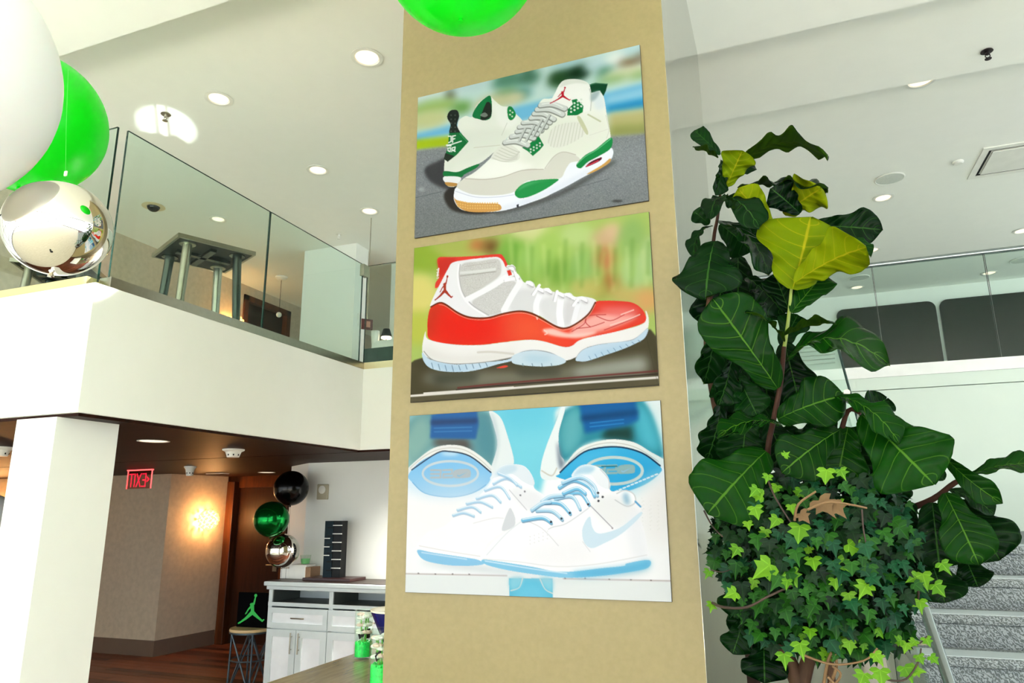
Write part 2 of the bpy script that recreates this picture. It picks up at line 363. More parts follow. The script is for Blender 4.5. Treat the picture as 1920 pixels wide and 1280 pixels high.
# window with blinds seen through the upper flight
o = thing('window_blind', 'white slatted blind on the gallery wall beside the dark panel', 'blind', at(1540, 690, 'Y', 14.3))
o.location = (0, 0, 0)
for i in range(5):
    a = at(1500, 650+i*8, 'Y', 14.5); b = at(1566, 646+i*8, 'Y', 14.5)
    MB().box((a.x, 14.50, a.z-.016), (b.x, 14.60, a.z+.016)).build('slat', M['white_plastic'], o)

# ------------------------------------------------------------------ ceiling fixtures
lamp_warm = mat('downlight_diffuser', (255, 244, 226), .5, emit=(255, 230, 204), estr=.55)
def downlight(loc, label, r=.095):
    t = thing('downlight', label, 'light', loc, 0, 'recessed ceiling downlights')
    MB().lathe([(r, 0), (r+.032, -.004), (r+.034, -.010), (r+.004, -.012), (r, -.002), (r-.012, .0)], 28).build('trim_ring', M['white_plastic'], t, True)
    MB().lathe([(r-.006, -.004), (r*.5, -.0035), (.001, -.003)], 28).build('diffuser', lamp_warm, t, True)
def dlz(x, y, z, label, r=.095): downlight(at(x, y, 'Z', z), label, r)
dlz(688, 107, 5.85, 'round warm downlight in the cream ceiling beside the tan column', .105)
dlz(410, 184, 5.85, 'round warm downlight in the cream ceiling next to the bright light patch')
dlz(596, 318, 5.85, 'round warm downlight above the seam of the two glass panes')
dlz(693, 395, 5.85, 'round warm downlight above the corner of the glass railing')
dlz(409, 410, 5.85, 'round downlight seen through glass above the upstairs table', .08)
dlz(1656, 370, 6.0, 'round warm downlight beside the round ceiling speaker')
dlz(1726, 150, 6.0, 'round warm downlight half hidden by the ceiling step', .105)
dlz(1607, 538, 6.0, 'round warm downlight seen through the gallery glass beside a speaker')
dlz(1855, 511, 6.0, 'round warm downlight seen through the gallery glass by a pane seam')
dlz(1917, 432, 6.0, 'round warm downlight above the right gallery handrail')
dlz(1634, 468, 6.0, 'round warm downlight half hidden by a fig leaf tip')
def speaker(loc, label, r=.17):
    t = thing('ceiling_speaker', label, 'speaker', loc, 0, 'round ceiling speakers')
    MB().lathe([(r-.012, 0), (r, -.002), (r+.004, -.010), (r-.008, -.016), (r-.012, -.012)], 32).build('rim', M['white_plastic'], t, True)
    MB().lathe([(r-.012, -.012), (r*.6, -.016), (.001, -.017)], 32).build('grille', mat('speaker_grille', (205, 210, 202), .7, bump=.3, nscale=40), t, True)
speaker(at(1668, 334, 'Z', 6.0), 'round white ceiling speaker beside a downlight on the stepped ceiling')
speaker(at(1611, 520, 'Z', 6.0), 'round ceiling speaker seen through the gallery glass')
speaker(at(1915, 487, 'Z', 6.0), 'round ceiling speaker just under the right handrail end')
def sprinkler(loc, label, m):
    t = thing('fire_sprinkler', label, 'sprinkler', loc, 0, 'fire sprinklers')
    MB().lathe([(.001, -.002), (.045, -.004), (.048, -.010), (.030, -.014), (.001, -.014)], 20).build('escutcheon', m, t, True)
    MB().lathe([(.014, -.014), (.012, -.04), (.001, -.04)], 12).tube([(-.014, 0, -.03), (-.018, 0, -.055), (0, 0, -.075)], .004, 6).tube([(.014, 0, -.03), (.018, 0, -.055), (0, 0, -.075)], .004, 6).build('frame', m, t, True)
    MB().lathe([(.001, -.078), (.026, -.076), (.026, -.080), (.001, -.082)], 14).build('deflector', m, t, True)
sprinkler(at(1850, 95, 'Z', 5.75), 'black fire sprinkler on the stepped right ceiling', mat('dark_bronze', (44, 34, 36), .4, .5))
sprinkler(at(311, 213, 'Z', 5.85), 'steel fire sprinkler inside the bright light patch', M['steel'])
sprinkler(at(636, 438, 'Z', 5.85), 'pale fire sprinkler above the glass railing end', M['white_plastic'])
t = thing('smoke_detector', 'small white ceiling detector next to the square air vent', 'detector', at(1796, 303, 'Z', 6.0))
MB().lathe([(.06, 0), (.06, -.015), (.045, -.03), (.001, -.032)], 20).build('body', M['white_plastic'], t, True)
t = thing('security_camera', 'black dome camera with a cream ring seen through the left glass', 'camera', at(288, 386, 'Z', 5.85))
MB().lathe([(.075, 0), (.135, -.004), (.14, -.012), (.08, -.016), (.075, -.004)], 28).build('trim_ring', mat('cream_plastic', (224, 208, 168), .4), t, True)
MB().lathe([(max(1e-4, .078*math.cos(a)), -.008-.07*math.sin(a)) for a in [i*math.pi/16 for i in range(9)]], 24).build('dome', mat('dome_black', (10, 12, 12), .08), t, True)
# square air vent
t = thing('air_vent', 'square white ceiling air diffuser with a flat core plate', 'vent', (2.86, 9.24, 6.0), 0)
s = .42
def frame(mb, s0, s1, z0, z1):
    for a, b in (((-s1, -s1), (s1, -s0)), ((-s1, s0), (s1, s1)), ((-s1, -s0), (-s0, s0)), ((s0, -s0), (s1, s0))): mb.box((*a, z0), (*b, z1))
    return mb
frame(MB(), s-.07, s, -.014, 0).build('frame', M['white_plastic'], t)
frame(MB(), s-.10, s-.07, -.006, 0).build('throat', M['dark'], t)
MB().rbox((-s+.115, -s+.115, -.022), (s-.115, s-.115, -.010), .004).build('core_plate', M['white_plastic'], t)
for dx in (-1, 1): MB().box((dx*.2-.01, -.01, -.012), (dx*.2+.01, .01, 0)).build('hanger', M['white_plastic'], t)
# ------------------------------------------------------------------ upstairs furniture
def high_table(name, label, corners_z, pts):
    cs = [at(x, y, 'Z', corners_z) for x, y in pts]; c = sum(cs, Vector())/4
    ang = math.atan2((cs[1]-cs[0]).y, (cs[1]-cs[0]).x); s = .37
    t = thing(name, label, 'table', (c.x, c.y, ZF), ang); h = corners_z - ZF
    st_d = mat('dark_steel', (84, 92, 86), .25, .9)
    MB().rbox((-s, -s, h), (s, s, h+.035), .006).build('table_top', mat('table_underside', (26, 30, 27), .35, spec=.2), t)
    frame(MB(), s-.02, s+.002, h-.004, h+.037).build('edge_band', M['steel'], t)
    for sx in (-1, 1):
        for sy in (-1, 1):
            MB().lathe([(.075, h-.002), (.075, h-.012), (.04, h-.014), (.034, h-.05)], 16, (sx*.24, sy*.24, 0)).tube([(sx*.24, sy*.24, h-.01), (sx*.29, sy*.29, .005)], [.044, .034], 14).build('leg', M['steel'] if sx*sy > 0 else st_d, t, True)
    MB().box((-.26, -.03, h-.03), (.26, .03, h)).box((-.03, -.26, h-.03), (.03, .26, h)).build('under_brace', st_d, t)
    return t
high_table('high_table', 'square steel high table with four legs behind the glass pane', 4.5, [(334.6, 441.7), (478, 477), (423, 512.6), (285.4, 482.7)])
high_table('high_table', 'square steel high table mostly hidden by the mirrored balloon', 4.5, [(40, 478), (190, 486), (160, 506), (20, 500)]).location = (-7.05, 5.0, ZF)
t = thing('pendant_detector', 'white ceiling detector with a hanging wire upstairs near the brown door', 'detector', at(528, 519, 'Z', 5.85))
MB().lathe([(.10, 0), (.10, -.02), (.06, -.055), (.001, -.06)], 20).build('body', M['white_plastic'], t, True)
MB().tube([(0, 0, -.05), (0, 0, -.62)], .004, 6).build('wire', M['dark'], t); MB().lathe(sphere_prof(.045, 10), 14, (0, 0, -.66)).build('bulb', M['white_plastic'], t, True)
def sconce(name, loc, label, nrm, power, r=.14):
    t = thing(name, label, 'lamp', loc); n = Vector(nrm).normalized()
    q = n.to_track_quat('Z', 'Y').to_matrix().to_4x4()
    MB().lathe([(.001, 0), (.05, .0), (.05, .02), (.001, .02)], 16, M=q).build('wall_plate', M['steel'], t)
    g = mat('lit_glass_bead', (255, 226, 170), .2, emit=(255, 190, 105), estr=1.2)
    proto = None; k = 0; N = 70
    for i in range(N):
        z = 1 - 2*(i+.5)/N; a = i*2.39996; rr = math.sqrt(1-z*z)
        p = Vector((rr*math.cos(a), rr*math.sin(a), z))*r + n*(r*.95)
        if p.dot(n) < .02: continue
        if proto is None: proto = MB().lathe(sphere_prof(.024, 6), 8).build('bead', g, t, True); o = proto
        else: o = proto.copy(); COL.objects.link(o); o.parent = t
        o.location = p
    ld = bpy.data.lights.new('sconce_bulb', 'POINT'); ld.energy = power; ld.color = (1, .50, .18); ld.shadow_soft_size = .05
    lo = bpy.data.objects.new('sconce_bulb', ld); COL.objects.link(lo); lo.parent = t; lo.location = n*(r*.95)
sconce('wall_sconce', (-8.675, 8.95, 1.90), 'glowing beaded glass wall sconce on the corridor wall below', (1, -.1, 0), 25)
sconce('wall_sconce', (-8.5, 8.95, 5.05), 'glowing beaded glass wall sconce upstairs behind the table legs', (1, 0, 0), 12)
sconce('wall_sconce', (-12.15, 8.155, 1.95), 'glowing beaded glass wall sconce beyond the opening left of the pier', (0, -1, 0), 40)
# upstairs right end: bench back, lamp on white box, exit sign, wall lamp
o = MB().rbox((XB-.14, 6.32, ZF), (-2.0, 6.42, 3.70), .01).build('bench_back', mat('dark_green_upholstery', (24, 52, 44), .6))
tag(o, 'low dark green bench back behind the end glass pane', 'bench')
t = thing('table_lamp', 'small table lamp with a black cone shade on a white box upstairs', 'lamp', at(724, 642, 'Y', 8.0)); t.scale = (.62, .62, .62)
MB().lathe([(.07, .30), (.125, .13)], 24).build('lamp_shade', M['dark'], t, True)
MB().lathe([(.11, .125), (.11, .09), (.06, .075), (.001, .075)], 20).build('bulb', mat('lamp_glow', (255, 240, 215), .4, emit=(255, 226, 190), estr=3), t, True)
MB().lathe([(.05, 0), (.05, .02), (.015, .03), (.015, .13)], 16).build('lamp_base', mat('walnut', (120, 78, 50), .5), t, True)
p = at(724, 642, 'Y', 8.0)
o = MB().rbox((p.x-.14, 7.86, ZF), (p.x+.25, 8.14, p.z), .008).build('pedestal_box', M['white_plastic']); tag(o, 'white pedestal box carrying the black table lamp upstairs', 'pedestal')
t = thing('exit_sign_small', 'small dark red exit sign upstairs seen at a slant', 'sign', at(688, 608, 'Y', 7.6), math.radians(50))
MB().rbox((-.075, -.012, -.07), (.075, .012, .07), .005).build('plate', mat('sign_dark_red', (84, 28, 24), .4), t)
MB().box((-.01, -.016, -.04), (.04, -.0121, .04)).build('arrow', mat('sign_pale', (190, 130, 110), .4), t)
MB().tube([(0, 0, .068), (0, 0, 1.50)], .006, 6).build('stem', M['steel'], t)
o = MB().rbox((-5.61, 8.40, 4.62), (-5.598, 8.50, 4.80), .003).build('wall_thermostat', M['white_plastic']); tag(o, 'small cream thermostat on the side of the upstairs white pier', 'thermostat')
t = thing('floor_lamp', 'slim dark floor lamp standing upstairs beyond the corner pane', 'lamp', (-4.98, 7.9, ZF))
MB().lathe([(.001, 0), (.12, 0), (.12, .015), (.001, .02)], 20).build('base', M['dark'], t); MB().tube([(0, 0, .015), (0, 0, .75)], .010, 8).build('pole', M['dark'], t)
MB().lathe([(.05, .75), (.06, .92)], 16).build('lamp_shade', M['white_plastic'], t, True)
# wall thermostat on white wall below
t = thing('wall_speaker', 'cream rectangular wall chime with a round grille above the buffet', 'speaker', (-5.213, 7.26, 2.235))
MB().rbox((-.075, -.035, -.09), (.075, 0, .09), .008).build('body', mat('beige_plastic', (184, 178, 152), .5), t)
MB().lathe([(.048, 0), (.048, .006), (.040, .008), (.001, .008)], 24, (0, -.034, .025), M=Matrix.Rotation(math.radians(90), 4, 'X')).build('grille', M['white_plastic'], t, True)
# soffit fixtures
def cone(name, loc, label, r, h, cat='detector'):
    t = thing(name, label, cat, loc)
    MB().lathe([(r, 0), (r, -.012), (r*.72, -h*.35), (r*.55, -h), (.001, -h)], 24).build('body', M['white_plastic'], t, True)
    for i in range(8):
        a = i*math.pi/4; MB().rbox((-.006, -.003, -.008), (.006, .003, .008), .002, M=Matrix.Translation((r*.62*math.cos(a), r*.62*math.sin(a), -h*.72)) @ Matrix.Rotation(a+math.pi/2, 4, 'Z')).build('slot', M['dark'], t)
cone('smoke_detector', at(438, 842, 'Z', ZS), 'white conical smoke detector on the brown soffit', .10, .075)
cone('smoke_detector', at(357, 874, 'Z', ZS), 'small white cone detector on the brown soffit near the sconce', .075, .12)
cone('smoke_detector', at(3, 838, 'Z', ZS), 'white smoke detector beyond the opening left of the pier', .10, .08)
for x, y, z, lb in ((288, 826, ZS, 'slim oval light set in the brown soffit beside the pier'), (500, 885, ZS, 'slim light trim on the brown soffit near the black balloon')):
    p = at(x, y, 'Z', z); t = thing('soffit_light', lb, 'light', p); MB().lathe([(.001, -.004), (.10, -.004), (.11, -.002), (.11, 0)], 24).build('diffuser', lamp_warm, t, True); MB().lathe([(.11, 0), (.125, -.003), (.125, -.006), (.11, -.005)], 24).build('trim_ring', M['white_plastic'], t, True)
t = thing('soffit_vent', 'small tan slotted vent at the top of the corridor wall', 'vent', at(408, 887, 'Z', ZS-.01)); MB().rbox((-.16, -.07, -.012), (.16, .07, 0), .004).build('frame', M['white_plastic'], t)
for i in range(4): MB().box((-.14, -.052+i*.03, -.015), (.14, -.04+i*.03, -.011)).build('slot', M['dark'], t)
# EXIT sign: clear edge-lit plate with red letters seen from behind
red = mat('exit_red', (235, 30, 60), .4, emit=(255, 20, 50), estr=.8)
t = thing('exit_sign', 'red edge-lit EXIT sign hanging from the brown soffit, read from behind', 'sign', (-8.225, 7.285, ZS), math.radians(-4))
W, Hh = .23, .255
MB().box((-W, -.004, -Hh), (W, .004, -.012)).build('plate', glass('exit_plate', (.85, .62, .60), .8), t)
edge = mat('exit_edge', (240, 120, 110), .3, emit=(255, 90, 90), estr=.9)
MB().box((-W-.012, -.006, -Hh), (-W, .006, 0)).box((W, -.006, -Hh), (W+.012, .006, 0)).box((-W-.012, -.02, -.015), (W+.012, .02, 0)).build('frame', edge, t)
def letters(strokes, x0, w, h, z0, th=.013):
    mb = MB()
    for (x1, y1, x2, y2) in strokes:
        a = Vector((x0 + x1*w, 0, z0 + y1*h)); b = Vector((x0 + x2*w, 0, z0 + y2*h)); d = (b-a).normalized(); n = Vector((-d.z, 0, d.x))*th/2; e = d*th*.5
        q = [a-e-n, b+e-n, b+e+n, a-e+n]; mb.add([p+Vector((0, dy, 0)) for dy in (-.009, -.005) for p in q], [(0,1,2,3),(7,6,5,4),(0,4,5,1),(1,5,6,2),(2,6,7,3),(3,7,4,0)])
    return mb
GL = {'T': [(0,1,1,1),(.5,0,.5,1)], 'I': [(.5,0,.5,1)], 'X': [(0,0,1,1),(0,1,1,0)], 'E': [(1,0,1,1),(0,1,1,1),(.2,.5,1,.5),(0,0,1,0)]}   # mirrored, as seen from behind
for ch, x0, w in (('T', -.19, .08), ('I', -.098, .03), ('X', -.045, .08), ('E', .065, .065)):
    letters(GL[ch], x0, w, .165, -.225).build('letter_' + ch.lower(), red, t)
letters([(0, 0, 1, .5), (1, .5, 0, 1)], .165, .03, .05, -.16, .014).build('arrow', red, t)
# ------------------------------------------------------------------ balloons
def balloon(loc, r, m, label, sq=1.0, cat='balloon', tail=True, group=None, tilt=0, rings=40):
    t = thing('balloon', label, cat, loc, 0, group)
    prof = sphere_prof(r, rings, sq)
    MB().lathe(prof, 56, M=Matrix.Rotation(tilt, 4, 'Y')).build('envelope', m, t, True)
    if tail:
        MB().lathe([(.012, .008), (.006, 0), (.011, -.010), (.012, -.014), (.002, -.012)], 12, (0, 0, -r*sq)).build('knot', m, t, True)
    return t
white_b = NT('white_latex'); white_b.b.inputs['Base Color'].default_value = srgb(222, 222, 220); white_b.b.inputs['Roughness'].default_value = .3; white_b.b.inputs['Subsurface Weight'].default_value = .15; white_b = white_b.m
kg = NT('green_latex'); kg.b.inputs['Base Color'].default_value = srgb(4, 222, 30); kg.b.inputs['Roughness'].default_value = .25
tl = kg.n('ShaderNodeBsdfTranslucent'); tl.inputs[0].default_value = srgb(0, 236, 20); mg = kg.n('ShaderNodeMixShader'); mg.inputs[0].default_value = .45
kg.l(kg.b.outputs[0], mg.inputs[1]); kg.l(tl.outputs[0], mg.inputs[2]); kg.l(mg.outputs[0], kg.out.inputs[0]); green_b = kg.m
chrome = mat('chrome_foil', (226, 222, 212), .015, 1.0, var=.0)
balloon(at(-197, 120.6, 'Y', 1.2), .477, white_b, 'huge white latex balloon beside the green one', 1.0)
gb = balloon(at(54.8, 229.6, 'Y', 2.3), .382, green_b, 'large green latex balloon tucked behind the white one', 1.0)
balloon(at(109, 428, 'Y', 1.7), .184, chrome, 'mirrored silver foil balloon hanging in front of the balcony corner', .96)
balloon(at(864.9, -95.4, 'Y', 2.15), .322, green_b, 'bright green balloon hanging in front of the column top', 1.0)
MB().tube([at(128, 130, 'Y', 1.95), at(124, 240, 'Y', 1.95), at(123, 320, 'Y', 1.95)], .0006, 5).build('line', mat('pale_green_thread', (120, 235, 120), .5), gb, loc=-gb.location)
p = at(123, 326, 'Y', 1.95); MB().rbox((p.x-.008, p.y-.004, p.z-.010), (p.x+.008, p.y+.004, p.z+.014), .003).build('clip', M['white_plastic'], gb, loc=-gb.location)
black_b = mat('black_foil', (5, 4, 4), .18, 0, spec=.25); gfoil = mat('green_foil', (8, 120, 48), .16, .9)
bb = balloon(at(546, 915, 'Y', 6.95), .20, black_b, 'shiny black balloon on top of the corridor balloon column', 1, group='foil balloons by the buffet')
balloon(at(509, 973, 'Y', 6.55), .192, gfoil, 'metallic green balloon between the black and the silver one', 1, group='foil balloons by the buffet')
sb = balloon(at(530, 1032, 'Y', 6.76), .184, chrome, 'mirrored silver balloon at the bottom of the corridor balloon column', 1, group='foil balloons by the buffet')
for o_, r_ in ((bb, .20), (sb, .184)):
    MB().tube([(0, 0, -r_-.01), (.004, 0, -r_-.06), (0, 0, 1.262-o_.location.z)], .0015, 5).build('ribbon', M['dark'], o_)
balloon(at(-12, 962, 'Y', 5.6), .17, white_b, 'white round balloon glimpsed through the opening left of the pier', 1.2)
# ------------------------------------------------------------------ buffet and what stands on it
cw = mat('buffet_grey_white', (206, 216, 216), .4); cwp = mat('buffet_white_panel', (240, 244, 246), .4); cdk = mat('buffet_inner_dark', (74, 82, 78), .5)
cx0, cx1, cyf, cyb, ct = -5.50, -3.62, 6.75, 7.25, 1.255
bt = thing('buffet_cabinet', 'white buffet cabinet with open shelves, drawers and panelled doors', 'cabinet', (0, 0, 0))
MB().rbox((cx0-.05, cyf-.04, ct-.045), (cx1+.05, cyb, ct), .008).rbox((cx0-.025, cyf-.02, ct-.085), (cx1+.025, cyb, ct-.045), .006).build('top', cw, bt)
MB().box((cx0-.03, cyf-.005, ct), (cx1+.03, cyb, ct+.006)).build('top_inlay', mat('dark_wood_inlay', (58, 42, 34), .4), bt)
MB().box((cx0, cyf, 0), (cx0+.05, cyb, ct-.08)).box((cx1-.05, cyf, 0), (cx1, cyb, ct-.08)).box((cx0+.05, cyb-.02, 0), (cx1-.05, cyb, ct-.08)).box((cx0+.05, cyf+.02, .08), (cx1-.05, cyb-.02, .72)).box((cx0, cyf, .76), (cx1, cyf+.02, .775)).build('carcass', cw, bt)
MB().box((cx0+.05, cyf, 1.00), (cx1-.05, cyb-.02, 1.03)).box((cx0, cyf-.004, 1.0), (cx1, cyf, 1.04)).build('shelf', cw, bt)
MB().box((cx0+.052, cyf+.012, 1.031), (cx1-.052, cyb-.022, 1.035)).box((cx0+.052, cyf+.012, 1.036), (cx0+.056, cyb-.022, 1.168)).build('shelf_lining', cdk, bt)
xs = [cx0+.05, (cx0+cx1)/2 - .13, cx1-.05]; xs = [-5.45, -4.705, -4.655, -3.67]
MB().box((xs[1], cyf, .06), (xs[2], cyb-.02, ct-.08)).build('divider', cw, bt)
MB().box((xs[2]+.002, cyf+.012, 1.036), (xs[2]+.006, cyb-.022, 1.168)).build('shelf_lining', cdk, bt)
def shaker(x0, x1, z0, z1, name, bd=.055):
    d = frame_rect(x0, x1, z0, z1, bd).build(name, cw, bt)
    MB().box((x0+bd, cyf-.010, z0+bd), (x1-bd, cyf-.004, z1-bd)).build('panel', cwp, d); return d
def frame_rect(x0, x1, z0, z1, b):
    y0, y1 = cyf-.022, cyf-.002
    return MB().box((x0, y0, z0), (x1, y1, z0+b)).box((x0, y0, z1-b), (x1, y1, z1)).box((x0, y0, z0+b), (x0+b, y1, z1-b)).box((x1-b, y0, z0+b), (x1, y1, z1-b))
for a, b in ((-5.48, -4.705), (-4.695, -3.66)):
    d = shaker(a, b, .775, .985, 'drawer'); c = (a+b)/2
    if b > -4: c = -4.18
    MB().tube([(c-.085, cyf-.015, .882), (c-.06, cyf-.04, .884), (c, cyf-.045, .886), (c+.06, cyf-.04, .884), (c+.085, cyf-.015, .882)], .007, 8).build('handle', M['steel'], d, True)
    mid = (a+b)/2 if b < -4 else -4.18
    for (p, q, hx) in ((a, mid-.004, mid-.05), (mid+.004, b, mid+.05)):
        d = shaker(p, q, .08, .765, 'door', .075)
        MB().tube([(hx, cyf-.05, .53), (hx, cyf-.05, .74)], .007, 8).tube([(hx, cyf-.02, .57), (hx, cyf-.05, .57)], .005, 6).tube([(hx, cyf-.02, .70), (hx, cyf-.05, .70)], .005, 6).build('handle', M['steel'], d, True)
zt = ct + .006
t = thing('display_rack', 'black notched tower display rack with silver pegs on the buffet', 'rack', (-4.84, 7.02, zt))
MB().rbox((-.31, -.16, 0), (.31, .16, .03), .004).build('base', mat('dark_red_wood', (60, 34, 32), .35), t)
grey = mat('slate_grey', (34, 46, 52), .5, spec=.05); blk = M['dark']
MB().box((-.115, -.06, .03), (-.005, .06, .64)).build('side_panel', grey, t); MB().box((-.005, -.052, .03), (.105, .06, .64)).build('back_panel', blk, t)
for i in range(6):
    z = .10 + i*.092; MB().box((-.075, -.0605, z), (.0, -.058, z+.012)).build('notch', blk, t)
    MB().box((-.0, -.075, z+.028), (.11, -.05, z+.036)).build('peg', M['white_plastic'], t)
    if i in (2, 3, 4): MB().box((-.12, -.075, z+.008-.03), (-.04, -.06, z+.017-.03)).build('peg', M['white_plastic'], t)
o = thing('white_box', 'low white stepped boxes beside the tower rack', 'box', (-5.355, 7.10, zt))
MB().rbox((-.21, -.1, 0), (-.09, .1, .11), .004).build('low_box', M['white_plastic'], o); MB().rbox((-.09, -.1, 0), (.13, .1, .155), .004).build('tall_box', M['white_plastic'], o); MB().box((.131, -.09, 0), (.20, .09, .13)).build('end_block', mat('tan_wood', (150, 116, 84), .6), o)
t = thing('green_cup', 'clear cup with green contents on the white boxes', 'cup', (-5.30, 7.10, zt+.157))
MB().lathe([(.045, 0), (.06, .10), (.063, .10), (.048, -.0)], 20).build('cup', glass('cup_glass', (.93, .96, .93), 1), t, True); MB().lathe([(.001, .004), (.045, .004), (.054, .06), (.001, .06)], 20).build('filling', mat('green_candy', (140, 220, 150), .4), t, True)
# stool with the emblem sign
t = thing('bar_stool', 'black metal stool with crossed legs and a wooden seat', 'stool', (-5.93, 7.02, 0)); sz = .715; r = .24
iron = mat('blue_grey_iron', (70, 84, 92), .4, .6)
MB().lathe([(.001, sz-.03), (r, sz-.03), (r+.004, sz-.018), (r, sz), (.001, sz)], 32).build('seat', mat('pale_wood_seat', (206, 178, 130), .5), t, True)
MB().lathe([(r-.01, sz-.05), (r+.002, sz-.05), (r+.002, sz-.031), (r-.01, sz-.031)], 32).build('seat_ring', iron, t, True)
for i in range(4):
    a = math.pi/4 + i*math.pi/2; b = a + math.pi/2
    pa = Vector((math.cos(a), math.sin(a), 0)); pb = Vector((math.cos(b), math.sin(b), 0))
    MB().tube([pa*(r-.03)+Vector((0, 0, sz-.05)), pa*(r-.02)+Vector((0, 0, 0))], .011, 8).build('leg', iron, t)
    MB().tube([pa*(r-.03)+Vector((0, 0, sz-.06)), pb*(r-.02)+Vector((0, 0, .03))], .010, 8).build('cross_brace', iron, t)
    MB().tube([pb*(r-.03)+Vector((0, 0, sz-.06)), pa*(r-.02)+Vector((0, 0, .03))], .010, 8).build('cross_brace', iron, t)
MB().tube([Vector((math.cos(i*math.pi/14)*(r-.03), math.sin(i*math.pi/14)*(r-.03), .38)) for i in range(29)], .009, 8).build('ring', iron, t)
# the leaping figure emblem, in units of a square (0..1, y up)
FIG_CAP = [((.60,.955),(.60,.955),.052,.052), ((.595,.90),(.555,.69),.022,.034), ((.455,.665),(.455,.665),.044,.044), ((.50,.66),(.525,.42),.062,.06),
           ((.47,.62),(.36,.50),.032,.024), ((.36,.50),(.30,.395),.024,.020), ((.30,.395),(.268,.36),.026,.014), ((.50,.40),(.30,.22),.066,.042), ((.30,.22),(.10,.09),.042,.024), ((.10,.09),(.035,.055),.030,.022),
           ((.54,.41),(.73,.27),.066,.042), ((.73,.27),(.90,.16),.042,.026), ((.90,.16),(.955,.20),.030,.020)]
def capsule(p, q, ra, rb, n=10):
    p, q = np.array(p, float), np.array(q, float); d = q-p; L = np.hypot(*d); a = math.atan2(d[1], d[0]) if L > 1e-6 else 0
    out = [p+ra*np.array([math.cos(a+math.pi/2+math.pi*i/n), math.sin(a+math.pi/2+math.pi*i/n)]) for i in range(n+1)]
    out += [q+rb*np.array([math.cos(a-math.pi/2+math.pi*i/n), math.sin(a-math.pi/2+math.pi*i/n)]) for i in range(n+1)]
    return [tuple(v) for v in out]
t = thing('emblem_sign', 'black square sign with a green leaping figure on the stool', 'sign', (-5.93, 7.02, sz+.001), math.radians(4)); S = .40
MB().rbox((-S/2, -.02, 0), (S/2, .02, S*.95), .004).build('board', mat('sign_black', (6, 6, 7), .6, spec=.02), t)
mb = MB()
for i, (p, q, ra, rb) in enumerate(FIG_CAP):
    mb.prism([((x-.5)*S*.92, y*S*.86+.02) for x, y in capsule(p, q, ra, rb)], .0205+i*.00005, .0225+i*.00005, Matrix(((1,0,0,0),(0,0,-1,0),(0,1,0,0),(0,0,0,1))))
mb.build('emblem', mat('emblem_green', (32, 190, 70), .5, emit=(20, 170, 60), estr=.0), t)
# ------------------------------------------------------------------ bar counter with vases and bowl
zc = 1.07
t = thing('bar_counter', 'long bar counter with a tan wood top beside the column', 'counter', (0, 0, 0))
MB().rbox((-2.845, 3.47, zc-.04), (-1.86, 6.0, zc), .008).build('counter_top', M['counter'], t)
MB().box((-2.80, 3.53, 0), (-1.92, 5.95, zc-.04)).build('counter_body', M['white_wall'], t)
def vase(loc, label, h, r, gh, seed):
    rnd = random.Random(seed); t = thing('flower_vase', label, 'vase', loc, 0, 'flower vases on the bar counter')
    MB().lathe([(.001, .002), (r, .002), (r, h), (r-.004, h), (r-.004, .012), (.001, .012)], 28).build('glass', glass('vase_glass', (.94, .98, .95), 1.0), t, True)
    gm = mat('green_gel_beads', (22, 226, 92), .25, var=.25, nscale=60)
    mb = MB().lathe([(.001, .014), (r-.007, .014), (r-.007, gh-.01), (.001, gh-.008)], 24)
    for i in range(120):
        a = rnd.uniform(0, 6.28); rr = (r-.013)*math.sqrt(rnd.uniform(.5, 1)); mb.lathe(sphere_prof(.009, 4), 6, (rr*math.cos(a), rr*math.sin(a), gh-.012+rnd.random()*.012))
    o = mb.build('gel_beads', gm, t, True); o['kind'] = 'stuff'
    wm = mat('white_petal', (244, 244, 238), .6); pk = mat('pink_petal', (246, 216, 206), .6); gs = mat('stem_green', (104, 190, 60), .5); dk = M['dark']
    for i in range(5):
        a = i*1.3+rnd.random(); x, y = (r-.025)*math.cos(a)*.8, (r-.025)*math.sin(a)*.8
        MB().tube([(x*.3, y*.3, gh*.6), (x*.8, y*.8, h*.62), (x, y, h*.86)], .004, 6).build('stem', gs, t)
        for j in range(3):
            z = h*(.55+.16*j)+rnd.uniform(-.01, .01); fl_ = MB()
            for kk in range(5):
                b = kk*1.257; fl_.lathe(sphere_prof(.017, 5, .6), 8, (x+.014*math.cos(b), y+.014*math.sin(b), z))
            fl_.lathe(sphere_prof(.009, 4), 6, (x, y-.012, z+.006)); fl_.build('blossom', pk if (i+j) % 4 == 0 else wm, t, True)
    for i in range(3):
        a = i*2.1+.5; MB().rbox((-.004, -.018, -.03), (.004, .018, .03), .003, M=Matrix.Translation(((r-.02)*math.cos(a)*.7, (r-.02)*math.sin(a)*.7, gh+.05)) @ Matrix.Rotation(i, 4, 'X')).build('pebble', dk, t)
vase((-2.70, 4.28, zc), 'clear glass vase with white flowers and green gel beads near the buffet side', .30, .062, .10, 3)
vase((-2.165, 3.62, zc), 'clear glass vase with dark pebbles and green gel beads next to the column', .30, .066, .12, 5)
t = thing('footed_bowl', 'dark blue bowl with a white rim half hidden by the column', 'bowl', (-2.33, 4.05, zc))
MB().lathe([(.001, 0), (.05, 0), (.052, .015), (.04, .06), (.055, .12), (.095, .20), (.135, .29), (.155, .335)], 36).build('body', mat('cobalt_blue', (14, 20, 92), .25), t, True)
MB().lathe([(.155, .335), (.157, .346), (.12, .342), (.085, .325), (.05, .30), (.001, .29)], 36).build('rim', mat('cream_rim', (232, 226, 206), .4), t, True)
MB().lathe([(.083, .326), (.05, .335), (.001, .337)], 24).build('contents', mat('ochre_contents', (150, 120, 50), .7), t, True)
